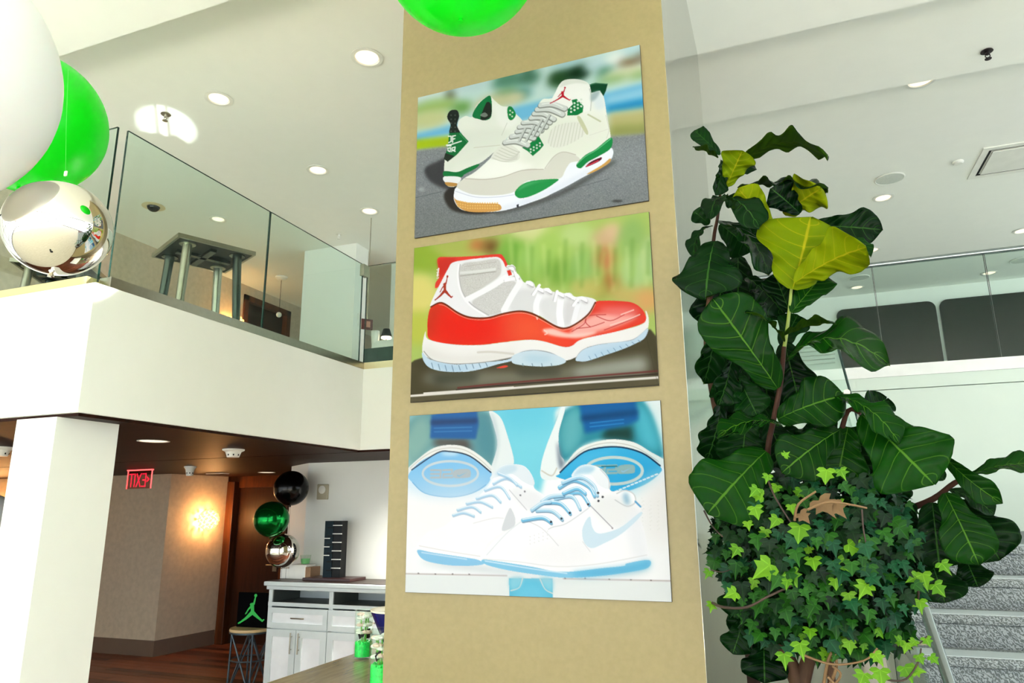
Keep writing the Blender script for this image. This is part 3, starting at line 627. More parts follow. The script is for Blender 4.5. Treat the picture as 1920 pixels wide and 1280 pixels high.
# added spot on an unseen stand; imitates the reflected-sun patch around the ceiling sprinkler
sp_t = at(312, 236, 'Z', 5.85); sp_o = Vector((-2.2, 1.2, 1.0)); sp_d = bpy.data.lights.new('sun_glint_spot', 'SPOT'); sp_d.energy = 1300; sp_d.spot_size = math.radians(5.2); sp_d.spot_blend = .35; sp_d.shadow_soft_size = .02
ul = thing('glint_spot_stand', 'added black spot stand imitating reflected sun on the ceiling', 'lamp', (sp_o.x, sp_o.y, 0))
MB().lathe([(.001, 0), (.14, 0), (.14, .015), (.02, .03), (.001, .03)], 24).build('base', M['dark'], ul, True); MB().tube([(0, 0, .02), (0, 0, .86)], .012, 10).build('pole', M['dark'], ul)
qd = (sp_t-sp_o).normalized().to_track_quat('Z', 'Y').to_matrix().to_4x4()
MB().lathe([(.001, -.11), (.04, -.11), (.055, -.04), (.055, .05), (.050, .05), (.050, -.03), (.001, -.05)], 20, (0, 0, 1.0), M=qd).build('lamp_head', M['dark'], ul, True)
sp = bpy.data.objects.new('sun_glint_spot', sp_d); COL.objects.link(sp); sp.location = sp_o; sp.rotation_euler = (sp_t-sp_o).to_track_quat('-Z', 'Y').to_euler()
for bx, by, lb in ((-3.35, 6.55, 'added unseen fill light over the bar behind the column'), (-2.35, 6.75, 'added unseen fill light over the back bar beyond the column')):  # unseen lamps added to brighten the white wall and buffet
    t = thing('added_bar_light', lb, 'light', (bx, by, ZS), 0, 'added bar fill lights behind the column')
    MB().lathe([(.06, 0), (.08, -.004), (.08, -.008), (.06, -.006)], 24).build('trim_ring', M['white_plastic'], t, True); MB().lathe([(.06, -.002), (.001, -.002)], 24).build('diffuser', lamp_warm, t)
    ld = bpy.data.lights.new('bar_fill', 'SPOT'); ld.energy = 200; ld.spot_size = math.radians(150); ld.spot_blend = 1.0; ld.color = (1, .95, .88); ld.shadow_soft_size = .06
    lo = bpy.data.objects.new('bar_fill', ld); COL.objects.link(lo); lo.parent = t; lo.location = (0, 0, -.02)
# ------------------------------------------------------------------ printed sneaker boards on the column
GW, GH, SS = 450, 300, 2          # vertices of the print, supersampling
class Canvas:
    """small flat-colour painter for the prints; coordinates are board fractions u (right), v (down)"""
    def __init__(s, to_uv):
        s.W, s.H = GW*SS, GH*SS; s.a = np.zeros((s.H, s.W, 3), np.float32); s.uv = to_uv
    def p(s, pts): q = np.array([s.uv(x, y) for x, y in pts], np.float64); return q*np.array([s.W, s.H])
    @staticmethod
    def smooth(P, closed=True, k=5):
        n = len(P); out = []
        for i in range(n if closed else n-1):
            p0, p1, p2, p3 = (P[(i-1) % n], P[i], P[(i+1) % n], P[(i+2) % n]) if closed else (P[max(i-1, 0)], P[i], P[i+1], P[min(i+2, n-1)])
            for j in range(k):
                t = j/k; out.append(.5*((2*p1)+(-p0+p2)*t+(2*p0-5*p1+4*p2-p3)*t*t+(-p0+3*p1-3*p2+p3)*t**3))
        if not closed: out.append(P[-1])
        return np.array(out)
    def mask(s, P):
        m = np.zeros((s.H, s.W), np.float32)
        y0, y1 = max(0, int(P[:, 1].min())), min(s.H-1, int(P[:, 1].max())+1)
        A = P; Bq = np.roll(P, -1, 0)
        for y in range(y0, y1+1):
            yc = y+.5; c = (A[:, 1] <= yc) != (Bq[:, 1] <= yc)
            if not c.any(): continue
            a, b = A[c], Bq[c]; xs = np.sort(a[:, 0]+(yc-a[:, 1])*(b[:, 0]-a[:, 0])/(b[:, 1]-a[:, 1]))
            for i in range(0, len(xs)-1, 2):
                u, v = int(max(0, round(xs[i]))), int(min(s.W, round(xs[i+1])))
                if v > u: m[y, u:v] = 1
        return m
    @staticmethod
    def blur(m, r):
        r = int(r)
        if r < 1: return m
        for ax in (0, 1):
            for _ in range(2):
                q = np.concatenate([np.repeat(np.take(m, [0], ax), r+1, ax), m, np.repeat(np.take(m, [-1], ax), r, ax)], ax).cumsum(ax)
                n = m.shape[ax]; m = (np.take(q, range(2*r+1, 2*r+1+n), ax) - np.take(q, range(0, n), ax))/(2*r+1)
        return m
    def put(s, m, c, al=1.0): m = (m*al)[..., None]; s.a = s.a*(1-m) + np.array(c, np.float32)*m
    def poly(s, pts, c, sm=True, al=1, bl=0, clip=None):
        P = s.p(pts)
        if sm: P = s.smooth(P)
        m = s.mask(P); m = s.blur(m, bl*SS) if bl else m
        if clip is not None: m = m*clip
        s.put(m, c, al); return m
    def line(s, pts, w, c, al=1, sm=True, clip=None, bl=0):
        P = s.p(pts)
        if sm and len(P) > 2: P = s.smooth(P, False)
        w = w*SS/2; m = np.zeros((s.H, s.W), np.float32)
        for a, b in zip(P[:-1], P[1:]):
            x0, x1 = int(max(0, min(a[0], b[0])-w-2)), int(min(s.W, max(a[0], b[0])+w+3)); y0, y1 = int(max(0, min(a[1], b[1])-w-2)), int(min(s.H, max(a[1], b[1])+w+3))
            if x1 <= x0 or y1 <= y0: continue
            yy, xx = np.mgrid[y0:y1, x0:x1]+.5; d = b-a; L = max(1e-6, d@d); t = np.clip(((xx-a[0])*d[0]+(yy-a[1])*d[1])/L, 0, 1)
            ds = np.hypot(xx-a[0]-t*d[0], yy-a[1]-t*d[1]); m[y0:y1, x0:x1] = np.maximum(m[y0:y1, x0:x1], np.clip(w+.5-ds, 0, 1))
        if bl: m = s.blur(m, bl*SS)
        if clip is not None: m = m*clip
        s.put(m, c, al)
    def dot(s, x, y, r, c, al=1, ry=None, bl=0, ang=0):
        ry = ry or r; ca, sa = math.cos(ang), math.sin(ang)
        s.poly([(x+r*math.cos(i*.393)*ca-ry*math.sin(i*.393)*sa, y+r*math.cos(i*.393)*sa+ry*math.sin(i*.393)*ca) for i in range(16)], c, True, al, bl)
    def grain(s, m, amp, seed, sc=1):
        rs = np.random.RandomState(seed); g = rs.normal(0, amp, (s.H//sc+1, s.W//sc+1)).astype(np.float32); g = np.repeat(np.repeat(g, sc, 0), sc, 1)[:s.H, :s.W]
        s.a += (g*m)[..., None]
    def figure(s, x0, y0, x1, y1, sh, c):
        for p, q, ra, rb in FIG_CAP: s.poly([(x0+(x1-x0)*x+sh*y, y1+(y0-y1)*y) for x, y in capsule(p, q, ra, rb, 6)], c, False)
    def result(s): return np.clip(s.a.reshape(GH, SS, GW, SS, 3).mean((1, 3)), 0, 255)

def cropper(ox, oy, sc, board):
    """tracing coordinates -> fractions of the board (the board lies in the column plane)"""
    (x0, z0), (x1, z1) = board
    def f(x, y):
        w = at(ox+x*sc, oy+y*sc, 'Y', 3.023); return ((w.x-x0)/(x1-x0), (z0-w.z)/(z0-z1))
    return f
def board_rect(px):
    w = [at(x, y, 'Y', 3.023) for x, y in px]
    return ((w[0].x+w[3].x)/2, (w[0].z+w[1].z)/2), ((w[1].x+w[2].x)/2, (w[2].z+w[3].z)/2)
BW = (240, 243, 238)

def paint_green(cv):
    P = cv.poly; L = cv.line
    cv.a[:] = (196, 222, 216)
    full = [(0, 300), (1557, -60), (1557, 1290), (0, 1290)]
    for (x, y, r, c, ry) in ((180, 330, 170, (206, 226, 222), 60), (420, 250, 200, (190, 215, 214), 60), (640, 250, 120, (86, 140, 116), 42), (770, 225, 70, (70, 120, 96), 46), (620, 330, 80, (80, 140, 90), 30), (720, 330, 60, (20, 110, 110), 30),
                             (255, 345, 26, (70, 70, 40), 34), (150, 420, 160, (160, 190, 110), 50), (120, 500, 140, (200, 205, 150), 60), (330, 420, 70, (110, 160, 80), 40), (560, 380, 160, (200, 200, 160), 50), (700, 350, 60, (215, 210, 170), 30),
                             (1040, 200, 130, (20, 60, 30), 42), (960, 240, 70, (40, 80, 40), 50), (1090, 190, 60, (6, 40, 16), 40), (1010, 120, 120, (170, 205, 210), 40), (1200, 140, 90, (190, 215, 220), 40), (1330, 100, 60, (236, 240, 232), 36), (1260, 190, 60, (60, 120, 90), 26),
                             (1420, 130, 80, (128, 96, 60), 28), (1480, 80, 40, (120, 110, 90), 24), (1390, 200, 150, (224, 222, 186), 34), (1300, 240, 120, (110, 160, 80), 16), (1470, 210, 60, (130, 170, 90), 20), (1440, 40, 60, (190, 220, 226), 26)):
        cv.dot(x, y, r, c, .95, ry, 9, -.22)
    P([(30, 590), (260, 535), (700, 410), (960, 350), (1280, 320), (1557, 250), (1557, 410), (1270, 450), (900, 470), (400, 570), (30, 640)], (120, 190, 222), False, 1, 5)
    P([(1270, 350), (1557, 280), (1557, 350), (1270, 400)], (150, 205, 228), False, .9, 5); P([(1270, 410), (1557, 350), (1557, 420), (1270, 455)], (30, 140, 190), False, .8, 5)
    P([(30, 630), (400, 590), (400, 660), (30, 700)], (170, 195, 30), False, 1, 5); P([(1280, 460), (1557, 420), (1557, 610), (1280, 620)], (190, 186, 130), False, 1, 7); P([(1290, 540), (1557, 520), (1557, 610), (1280, 625)], (140, 150, 80), False, .7, 8)
    g = P([(0, 700), (400, 650), (800, 640), (1280, 610), (1557, 585), (1557, 1300), (0, 1300)], (138, 144, 146), False, 1, 3)
    P([(0, 1000), (600, 1100), (1557, 1000), (1557, 1300), (0, 1300)], (120, 126, 124), False, .7, 30); P([(900, 700), (1557, 640), (1557, 800), (1100, 900)], (150, 156, 158), False, .6, 20)
    cv.grain(g, 9, 1); cv.grain(g, 6, 2, 3); cv.dot(1340, 1026, 34, (70, 72, 70), .8, 9, 1); cv.dot(70, 950, 20, (176, 182, 184), .8, 12, 2)
    L([(30, 1005), (200, 965)], 1.2, (90, 96, 98), .8); L([(1000, 960), (1290, 880)], 1.2, (100, 104, 104), .7)
    # shadows
    P([(90, 820), (170, 770), (240, 760), (300, 920), (240, 950), (130, 900)], (66, 66, 68), True, .9, 3); P([(215, 1000), (240, 950), (300, 930), (330, 1070), (580, 1090), (420, 1112), (270, 1085)], (52, 48, 44), True, .95, 2); P([(560, 1090), (950, 970), (1290, 775), (1300, 800), (960, 1000), (620, 1105)], (84, 86, 84), True, .7, 3)
    # rear shoe
    b = P([(218, 790), (238, 700), (330, 600), (305, 560), (312, 505), (355, 475), (400, 480), (425, 410), (470, 365), (510, 345), (545, 375), (590, 410), (640, 418), (682, 460), (725, 520), (640, 600), (560, 690), (480, 760), (430, 790), (330, 850), (300, 925), (240, 930), (218, 880)], (234, 238, 226))
    P([(320, 600), (420, 560), (600, 560), (640, 600), (520, 720), (350, 800), (230, 830), (240, 760)], (222, 228, 214), True, .6, 6, b); P([(540, 400), (640, 420), (700, 500), (620, 560), (560, 500)], (242, 245, 238), True, .8, 4, b)
    L([(410, 680), (620, 660)], 1.5, (208, 208, 192), .9); L([(625, 520), (590, 600)], 1.2, (205, 208, 196))
    P([(400, 475), (430, 410), (480, 360), (520, 350), (524, 470), (490, 502), (440, 495)], (22, 128, 72)); P([(452, 492), (476, 420), (496, 384), (520, 400), (522, 470), (484, 500)], (42, 50, 40)); P([(450, 470), (480, 452), (500, 470), (480, 482)], (150, 160, 150), True, .8)
    P([(238, 470), (258, 440), (300, 438), (314, 478), (300, 535), (320, 590), (252, 590), (258, 530), (240, 495)], (38, 46, 40))
    for i in range(5):
        for j in range(2): cv.dot(262+j*26, 470+i*26, 5, (84, 92, 84))
    P([(250, 585), (322, 582), (376, 640), (300, 725), (240, 772), (214, 752), (240, 680)], (20, 120, 62), False); P([(214, 752), (225, 715), (285, 735), (240, 772)], (44, 56, 44), False); L([(318, 590), (366, 642)], 2, (70, 160, 100))
    for q in ([(245, 606), (262, 606), (262, 640), (246, 648)], [(272, 604), (272, 646)], [(272, 606), (290, 602)], [(272, 625), (286, 622)], [(232, 664), (262, 660), (328, 638)], [(238, 668), (262, 668)], [(240, 684), (258, 680), (256, 706), (242, 700), (242, 690)], [(266, 706), (268, 682), (288, 676), (286, 694), (270, 696), (288, 704)]): L(q, 2.4, (240, 244, 238), 1, False)
    P([(219, 832), (300, 838), (370, 810), (442, 785), (425, 812), (350, 852), (322, 872), (219, 866)], (24, 126, 66)); P([(218, 868), (322, 872), (302, 912), (224, 905)], (238, 240, 240)); P([(224, 904), (302, 912), (288, 930), (240, 928)], (196, 152, 84))
    P([(628, 422), (655, 416), (682, 465), (656, 502), (632, 486)], (26, 140, 74)); [cv.dot(x, y, 6, (205, 216, 200)) for x, y in ((645, 440), (660, 452), (644, 466), (658, 478))]
    # front shoe
    up = P([(285, 965), (300, 930), (345, 880), (420, 835), (520, 745), (560, 690), (610, 648), (640, 600), (690, 560), (740, 520), (780, 470), (818, 430), (835, 390), (860, 365), (900, 362), (925, 350), (958, 280), (990, 246), (1040, 236), (1100, 240), (1150, 262), (1172, 305), (1200, 318), (1226, 310), (1250, 345), (1262, 400), (1272, 470), (1290, 560), (1299, 640), (1295, 760), (1250, 800), (1140, 860), (950, 960), (850, 1010), (700, 1060), (590, 1090), (450, 1098), (350, 1085), (290, 1030), (280, 990)], (240, 243, 232))
    P([(840, 560), (960, 480), (1150, 480), (1260, 480), (1290, 620), (1100, 740), (960, 720), (850, 800), (700, 820)], (231, 235, 220), True, .8, 8, up); P([(420, 850), (540, 750), (700, 770), (800, 800), (600, 860), (420, 880)], (246, 248, 240), True, .9, 5, up); P([(1180, 340), (1225, 315), (1250, 360), (1262, 420), (1200, 430)], (222, 232, 236), True, .9, 4, up)
    P([(905, 400), (950, 300), (985, 250), (1040, 237), (1110, 243), (1160, 275), (1172, 330), (1160, 440), (1050, 440), (960, 440)], (244, 246, 240)); P([(965, 290), (990, 250), (1040, 238), (1110, 244), (1150, 268), (1080, 262), (1010, 275)], (226, 230, 220), True, .9, 1); L([(1160, 300), (1172, 350), (1166, 440)], 2, (205, 210, 200))
    P([(1160, 270), (1200, 260), (1278, 265), (1266, 312), (1250, 346), (1226, 310), (1172, 325)], (16, 78, 46), False); L([(1165, 275), (1205, 264), (1276, 268)], 1.5, (70, 130, 96)); P([(1172, 330), (1226, 312), (1205, 360), (1170, 380)], (170, 190, 190), True, .9, 2)
    # grey suede, midsole, wedges
    P([(300, 922), (360, 880), (480, 882), (600, 865), (720, 825), (800, 815), (870, 818), (925, 742), (990, 710), (1060, 725), (1102, 762), (1040, 778), (1000, 830), (955, 888), (760, 895), (680, 965), (560, 988), (420, 985), (330, 962)], (220, 220, 208)); L([(350, 880), (480, 886), (600, 868), (720, 828), (860, 820)], 1.4, (188, 184, 172)); L([(870, 815), (928, 738), (990, 708), (1070, 726)], 1.4, (196, 192, 180))
    ms = P([(282, 970), (296, 940), (340, 962), (420, 986), (560, 988), (672, 966), (760, 896), (958, 884), (1010, 812), (1040, 776), (1102, 768), (1180, 748), (1298, 680), (1296, 760), (1140, 858), (950, 962), (760, 1042), (590, 1090), (440, 1097), (330, 1082), (283, 1025)], (242, 246, 252)); L([(290, 962), (420, 1000), (560, 1000), (670, 985)], 1.2, (196, 202, 222), .9)
    P([(590, 1060), (760, 1010), (960, 920), (1150, 820), (1150, 858), (950, 962), (760, 1042), (590, 1090)], (226, 232, 244), True, .8, 4, ms)
    gum = P([(279, 1000), (300, 1020), (380, 1036), (480, 1042), (572, 1046), (580, 1085), (470, 1098), (370, 1093), (308, 1062)], (212, 164, 92))
    for i in range(17):
        for j in range(3): cv.dot(306+i*16, 1033+j*17+(6 if i > 3 else -8+i*3), 5, (236, 196, 120), .9)
    P([(674, 972), (720, 920), (800, 893), (952, 883), (930, 912), (850, 962), (760, 1000), (700, 1006)], (44, 156, 84)); P([(690, 960), (730, 922), (800, 900), (900, 890), (820, 905), (740, 935)], (96, 186, 126), True, .8, 2)
    P([(1074, 792), (1130, 730), (1200, 690), (1299, 614), (1299, 682), (1220, 735), (1150, 772), (1102, 814)], (34, 146, 78)); L([(1080, 785), (1135, 735), (1205, 694), (1296, 622)], 2, (110, 196, 140)); P([(1134, 802), (1170, 770), (1236, 742), (1226, 766), (1150, 802)], (104, 30, 48)); L([(1140, 800), (1215, 765)], 2, (220, 70, 90)); P([(1140, 852), (1240, 792), (1292, 750), (1288, 778), (1200, 832)], (214, 170, 96)); P([(686, 1050), (700, 1046), (700, 1066), (688, 1068)], (50, 54, 60), False)
    # mesh, toe vents, wings, tabs
    ms2 = P([(892, 610), (930, 545), (1020, 518), (1098, 518), (1132, 585), (1060, 642), (960, 682), (898, 664)], (230, 232, 220)); [L([(905+i*22, 680-i*3), (945+i*20, 520)], 1.3, (206, 208, 196), .9, False, ms2) for i in range(-1, 11)]
    P([(520, 742), (600, 652), (692, 690), (704, 752), (640, 776), (560, 762)], (228, 230, 218)); [L([(530+i*14, 745-i*16), (600+i*20, 770-i*12), (690+i*2, 752-i*10)], 1.1, (200, 202, 190)) for i in range(6)]
    P([(722, 680), (760, 662), (830, 604), (863, 664), (832, 700), (792, 734), (758, 702)], (26, 138, 74), False); [cv.dot(778+i*20, 690-i*13+j*19, 6.5, (214, 224, 212)) for i in range(4) for j in range(2)]
    P([(1015, 472), (1018, 432), (1052, 398), (1044, 372), (1076, 364), (1120, 410), (1116, 450), (1080, 470)], (20, 132, 70), False); [cv.dot(1040+i*22, 448-i*12-j*22, 7, (220, 228, 216)) for i in range(4) for j in range(3) if not (i == 0 and j == 2)]
    P([(1080, 490), (1100, 480), (1150, 575), (1135, 590)], (206, 210, 176)); L([(1150, 465), (1230, 510)], 3, (200, 206, 176)); L([(1265, 470), (1285, 560), (1270, 620)], 1.3, (214, 216, 204)); L([(1160, 600), (1280, 560)], 1.2, (222, 224, 212))
    for (a, b, w) in (((612, 648), (760, 668), 9), ((655, 610), (800, 622), 9), ((690, 578), (822, 596), 8), ((705, 548), (850, 572), 8), ((730, 520), (880, 548), 8), ((780, 490), (905, 520), 8), ((800, 462), (930, 500), 8), ((820, 435), (985, 468), 9), ((842, 408), (1000, 430), 9)):
        L([a, ((a[0]+b[0])/2, (a[1]+b[1])/2-16), b], w+2.6, (120, 124, 118), .75); L([(a[0], a[1]-4), ((a[0]+b[0])/2, (a[1]+b[1])/2-21), (b[0], b[1]-4)], w, (214, 219, 214)); L([(a[0]+10, a[1]-10), ((a[0]+b[0])/2, (a[1]+b[1])/2-28), (b[0]-14, b[1]-11)], 2, (236, 240, 236))
    for (a, b) in (((700, 640), (740, 560)), ((745, 640), (800, 540)), ((790, 610), (850, 500)), ((840, 580), (900, 470))): L([a, b], 5, (200, 206, 200)); L([(a[0]+9, a[1]), (b[0]+9, b[1])], 1.4, (96, 100, 96), .8)
    cv.figure(918, 286, 1040, 388, 10, (196, 32, 52)); L([(905, 392), (940, 376)], 2, (196, 60, 80))

def paint_red(cv):
    P = cv.poly; L = cv.line
    cv.a[:] = (176, 198, 110)
    for (x, y, r, c, ry) in ((120, 330, 160, (150, 178, 60), 90), (90, 560, 120, (226, 214, 130), 130), (90, 780, 110, (190, 196, 84), 110), (330, 260, 140, (176, 186, 96), 60), (470, 240, 60, (196, 120, 70), 40), (560, 250, 60, (120, 80, 40), 50), (620, 380, 70, (110, 140, 60), 90),
                             (700, 300, 110, (130, 180, 76), 120), (860, 330, 120, (160, 200, 110), 120), (820, 160, 160, (214, 216, 160), 50), (960, 260, 120, (170, 202, 104), 130), (1010, 420, 130, (126, 170, 70), 90), (1120, 180, 120, (190, 212, 140), 80), (1150, 380, 90, (150, 190, 110), 120), (1300, 200, 90, (206, 176, 140), 70), (1350, 150, 60, (226, 190, 160), 50), (1300, 330, 70, (198, 130, 84), 80), (1340, 480, 60, (180, 110, 60), 70), (1260, 520, 60, (160, 150, 70), 70), (1470, 200, 90, (150, 186, 110), 140), (1500, 420, 110, (176, 206, 140), 130), (1440, 570, 110, (200, 180, 110), 60), (1560, 600, 70, (220, 170, 110), 90), (1590, 300, 60, (180, 206, 150), 120), (760, 470, 110, (150, 190, 90), 80), (1180, 520, 110, (196, 190, 110), 60)):
        cv.dot(x, y, r, c, .9, ry, 9, .1)
    for i in range(26):
        x = 680+i*36; L([(x, 200+(i*37 % 90)), (x+20-(i % 3)*26, 420+(i*53 % 120))], 7, ((206, 222, 150), (110, 158, 60), (170, 204, 110))[i % 3], .35, False, None, 3)
    tb = P([(0, 1030), (60, 985), (130, 965), (900, 930), (1590, 785), (1625, 830), (1661, 900), (1661, 1290), (0, 1290)], (84, 78, 54), False, 1, 1)
    P([(100, 1120), (140, 1070), (500, 1060), (900, 1060), (1560, 960), (1580, 1060), (800, 1130), (300, 1170)], (146, 148, 134), False, .75, 9, tb); P([(1080, 1040), (1560, 960), (1570, 1060), (1120, 1100)], (186, 194, 184), False, .6, 8, tb); P([(160, 1075), (480, 1060), (460, 1120), (200, 1150)], (64, 66, 52), False, .8, 8, tb); P([(700, 1045), (1010, 1040), (1000, 1080), (760, 1090)], (70, 72, 58), False, .8, 6, tb)
    P([(0, 1222), (500, 1185), (1661, 1098), (1661, 1290), (0, 1290)], (98, 92, 68), False, 1, 1, tb); L([(0, 1220), (500, 1183), (900, 1150), (1661, 1096)], 4, (224, 220, 210)); L([(120, 1200), (700, 1160)], 2.5, (230, 226, 216)); L([(340, 1165), (700, 1130), (1640, 1055)], 3, (120, 60, 54), .9); L([(330, 1178), (700, 1142), (1640, 1075)], 2, (60, 44, 38), .9); L([(40, 1262), (900, 1200), (1640, 1150)], 3, (60, 54, 38), .8)
    P([(590, 1036), (640, 1020), (666, 1024), (640, 1036)], (220, 80, 60)); L([(1560, 820), (1640, 1150)], 1, (60, 56, 40), .3)
    # collar + upper
    P([(214, 322), (300, 318), (460, 310), (600, 298), (634, 312), (664, 375), (640, 392), (600, 420), (330, 480), (240, 500), (196, 520), (196, 485), (222, 440), (212, 380)], (224, 74, 58)); P([(216, 330), (320, 325), (320, 350), (262, 420), (218, 450), (214, 380)], (200, 52, 42), True, .8, 3)
    up = P([(162, 642), (190, 560), (230, 482), (278, 392), (310, 352), (420, 332), (560, 318), (606, 320), (634, 346), (654, 384), (690, 366), (714, 384), (716, 416), (738, 436), (772, 482), (806, 470), (834, 488), (850, 520), (900, 520), (930, 518), (952, 540), (1030, 552), (1070, 550), (1100, 575), (1150, 572), (1235, 596), (1216, 650), (1150, 720), (1040, 778), (960, 752), (860, 692), (770, 670), (600, 692), (480, 712), (350, 682), (250, 622)], (236, 237, 238))
    P([(352, 430), (372, 362), (480, 345), (600, 330), (622, 400), (600, 450), (500, 520), (402, 592), (362, 520)], (206, 206, 200), True, 1, 1, up); P([(430, 612), (520, 545), (612, 482), (716, 478), (690, 560), (640, 664), (560, 694), (500, 680)], (210, 210, 206), True, 1, 1, up); P([(720, 540), (850, 540), (850, 690), (680, 668)], (220, 222, 220), True, .9, 3, up); P([(880, 600), (1010, 580), (1020, 760), (900, 710)], (222, 224, 222), True, .9, 3, up); P([(1040, 600), (1120, 640), (1080, 740), (1030, 760)], (216, 216, 214), True, .9, 4, up)
    cv.grain(cv.mask(cv.p([(352, 430), (372, 362), (600, 335), (620, 400), (402, 592)])), 7, 5, 2); cv.grain(cv.mask(cv.p([(430, 612), (612, 482), (716, 478), (640, 664), (560, 690)])), 6, 6, 2)
    L([(356, 420), (470, 410), (580, 396)], 5, (226, 226, 222)); L([(356, 440), (480, 425), (585, 412)], 1.5, (170, 168, 160)); L([(385, 378), (590, 350)], 1.2, (190, 188, 180)); L([(356, 366), (350, 440), (370, 540), (430, 625), (540, 694)], 2, (190, 190, 188)); L([(346, 366), (340, 450), (362, 550), (420, 630), (520, 696)], 3, (248, 248, 248))
    L([(650, 450), (540, 520), (400, 592)], 11, (244, 245, 246)); L([(740, 490), (690, 570), (640, 660)], 12, (244, 245, 246)); L([(880, 545), (850, 620), (850, 690)], 11, (243, 244, 246)); L([(1010, 570), (1000, 680), (1010, 762)], 12, (244, 245, 247)); L([(1130, 590), (1110, 660), (1090, 740)], 9, (240, 241, 244))
    for (x, y) in ((680, 388), (716, 436), (806, 490), (872, 530), (926, 536), (1004, 560), (1058, 568), (1100, 590), (1156, 592)):
        cv.dot(x+6, y+10, 26, (196, 196, 192), .8, 16, 2, .5); cv.dot(x, y, 27, (246, 247, 248), 1, 15, 0, .5); L([(x-16, y+4), (x+24, y+24)], 1.4, (170, 172, 172), .8)
    for (a, b) in (((640, 470), (720, 450)), ((820, 560), (860, 500)), ((960, 600), (975, 540)), ((1080, 630), (1110, 590)), ((720, 470), (700, 410))): L([a, b], 2, (178, 180, 180), .8); L([(a[0]+10, a[1]), (b[0]+10, b[1])], 5, (250, 250, 250))
    P([(658, 406), (680, 400), (692, 432), (670, 440)], (222, 70, 54), False); L([(655, 384), (700, 378), (716, 410)], 2, (190, 190, 188))
    L([(208, 440), (216, 392)], 3, (236, 230, 226)); [L([(204, 400+i*18), (216, 398+i*18)], 1.5, (236, 228, 224)) for i in range(4)]
    cv.figure(186, 436, 308, 606, 14, (176, 66, 44))
    # red patent
    rd = P([(149, 690), (168, 642), (218, 612), (260, 622), (340, 676), (420, 706), (530, 709), (640, 681), (740, 666), (820, 681), (900, 722), (980, 766), (1040, 776), (1110, 746), (1190, 682), (1232, 610), (1300, 600), (1400, 603), (1470, 612), (1522, 642), (1556, 690), (1550, 742), (1400, 792), (1250, 827), (1150, 848), (1080, 892), (1020, 898), (900, 864), (800, 853), (650, 867), (480, 887), (300, 882), (160, 852), (143, 780)], (232, 74, 50))
    P([(140, 600), (620, 640), (600, 900), (140, 900)], (226, 44, 26), False, .85, 24, rd); P([(280, 740), (620, 760), (560, 850), (300, 850)], (240, 34, 18), False, .7, 22, rd); P([(640, 690), (900, 740), (1000, 860), (700, 850)], (238, 110, 64), False, .8, 20, rd); P([(1180, 640), (1560, 600), (1560, 700), (1240, 720)], (206, 64, 62), False, .7, 14, rd); P([(145, 640), (230, 610), (200, 700), (160, 840), (140, 850)], (170, 70, 40), False, .5, 10, rd)
    P([(1090, 770), (1200, 700), (1300, 680), (1500, 690), (1440, 740), (1300, 790), (1180, 820), (1080, 830)], (244, 186, 176), True, .95, 4, rd); P([(890, 790), (960, 780), (1060, 810), (1240, 800), (1160, 836), (1040, 840), (930, 820)], (250, 208, 196), True, .95, 2, rd); P([(1250, 650), (1420, 640), (1520, 670), (1380, 700)], (234, 128, 120), True, .85, 5, rd)
    for q in ([(1080, 800), (1160, 750), (1180, 700), (1300, 690)], [(1180, 690), (1170, 740), (1200, 770)], [(1240, 700), (1330, 730), (1420, 690)], [(1110, 780), (1200, 770), (1290, 740)], [(1290, 790), (1420, 740), (1530, 690)]): L(q, 1.5, (176, 50, 50), .7, True, rd)
    for q in ([(850, 700), (856, 720), (860, 690)], [(900, 790), (920, 810), (905, 820)], [(1330, 760), (1450, 720), (1520, 690)], [(1400, 690), (1480, 660)]): L(q, 2.2, (250, 214, 204), .8, True, rd)
    e = [(166, 640), (218, 614), (260, 624), (340, 678), (420, 708), (530, 711), (640, 683), (740, 668), (820, 683), (900, 724), (980, 768), (1040, 778), (1110, 748), (1190, 684), (1232, 612)]
    L(e, 3, (120, 56, 30)); L([(x, y+11) for x, y in e[1:]], 1.0, (236, 196, 170), .8)
    # midsole and translucent sole
    ms = P([(130, 800), (148, 850), (300, 883), (480, 888), (650, 869), (800, 854), (900, 865), (1020, 899), (1080, 893), (1150, 849), (1400, 793), (1550, 743), (1558, 664), (1579, 722), (1562, 802), (1480, 852), (1300, 882), (1180, 902), (1112, 962), (1040, 987), (980, 962), (900, 932), (820, 927), (740, 942), (680, 972), (520, 997), (400, 1012), (250, 1007), (150, 972), (109, 922)], (238, 238, 234))
    P([(120, 900), (300, 960), (520, 950), (700, 930), (680, 975), (400, 1014), (150, 975)], (220, 218, 208), True, .7, 8, ms); L([(470, 935), (560, 932), (700, 945)], 4, (214, 212, 200), .9, True, ms); L([(120, 928), (180, 985), (320, 1010), (520, 998), (690, 968)], 1.6, (160, 160, 154)); L([(690, 966), (760, 932), (840, 922), (940, 938), (1040, 990)], 1.6, (160, 166, 166)); L([(1105, 975), (1150, 920), (1250, 886), (1400, 868), (1490, 846), (1570, 780)], 1.4, (170, 176, 176))
    ice = (196, 218, 232)
    h = P([(110, 935), (160, 980), (300, 1012), (450, 1007), (640, 986), (694, 970), (690, 990), (600, 1012), (480, 1046), (380, 1061), (250, 1059), (160, 1036), (118, 990)], ice); md = P([(688, 985), (700, 955), (760, 932), (840, 923), (930, 938), (1000, 962), (1042, 992), (1000, 1016), (900, 1027), (780, 1021), (704, 1008)], (204, 222, 230)); fr = P([(1104, 982), (1150, 921), (1250, 887), (1400, 867), (1485, 850), (1572, 780), (1552, 842), (1480, 884), (1400, 918), (1300, 952), (1180, 991), (1130, 993)], ice)
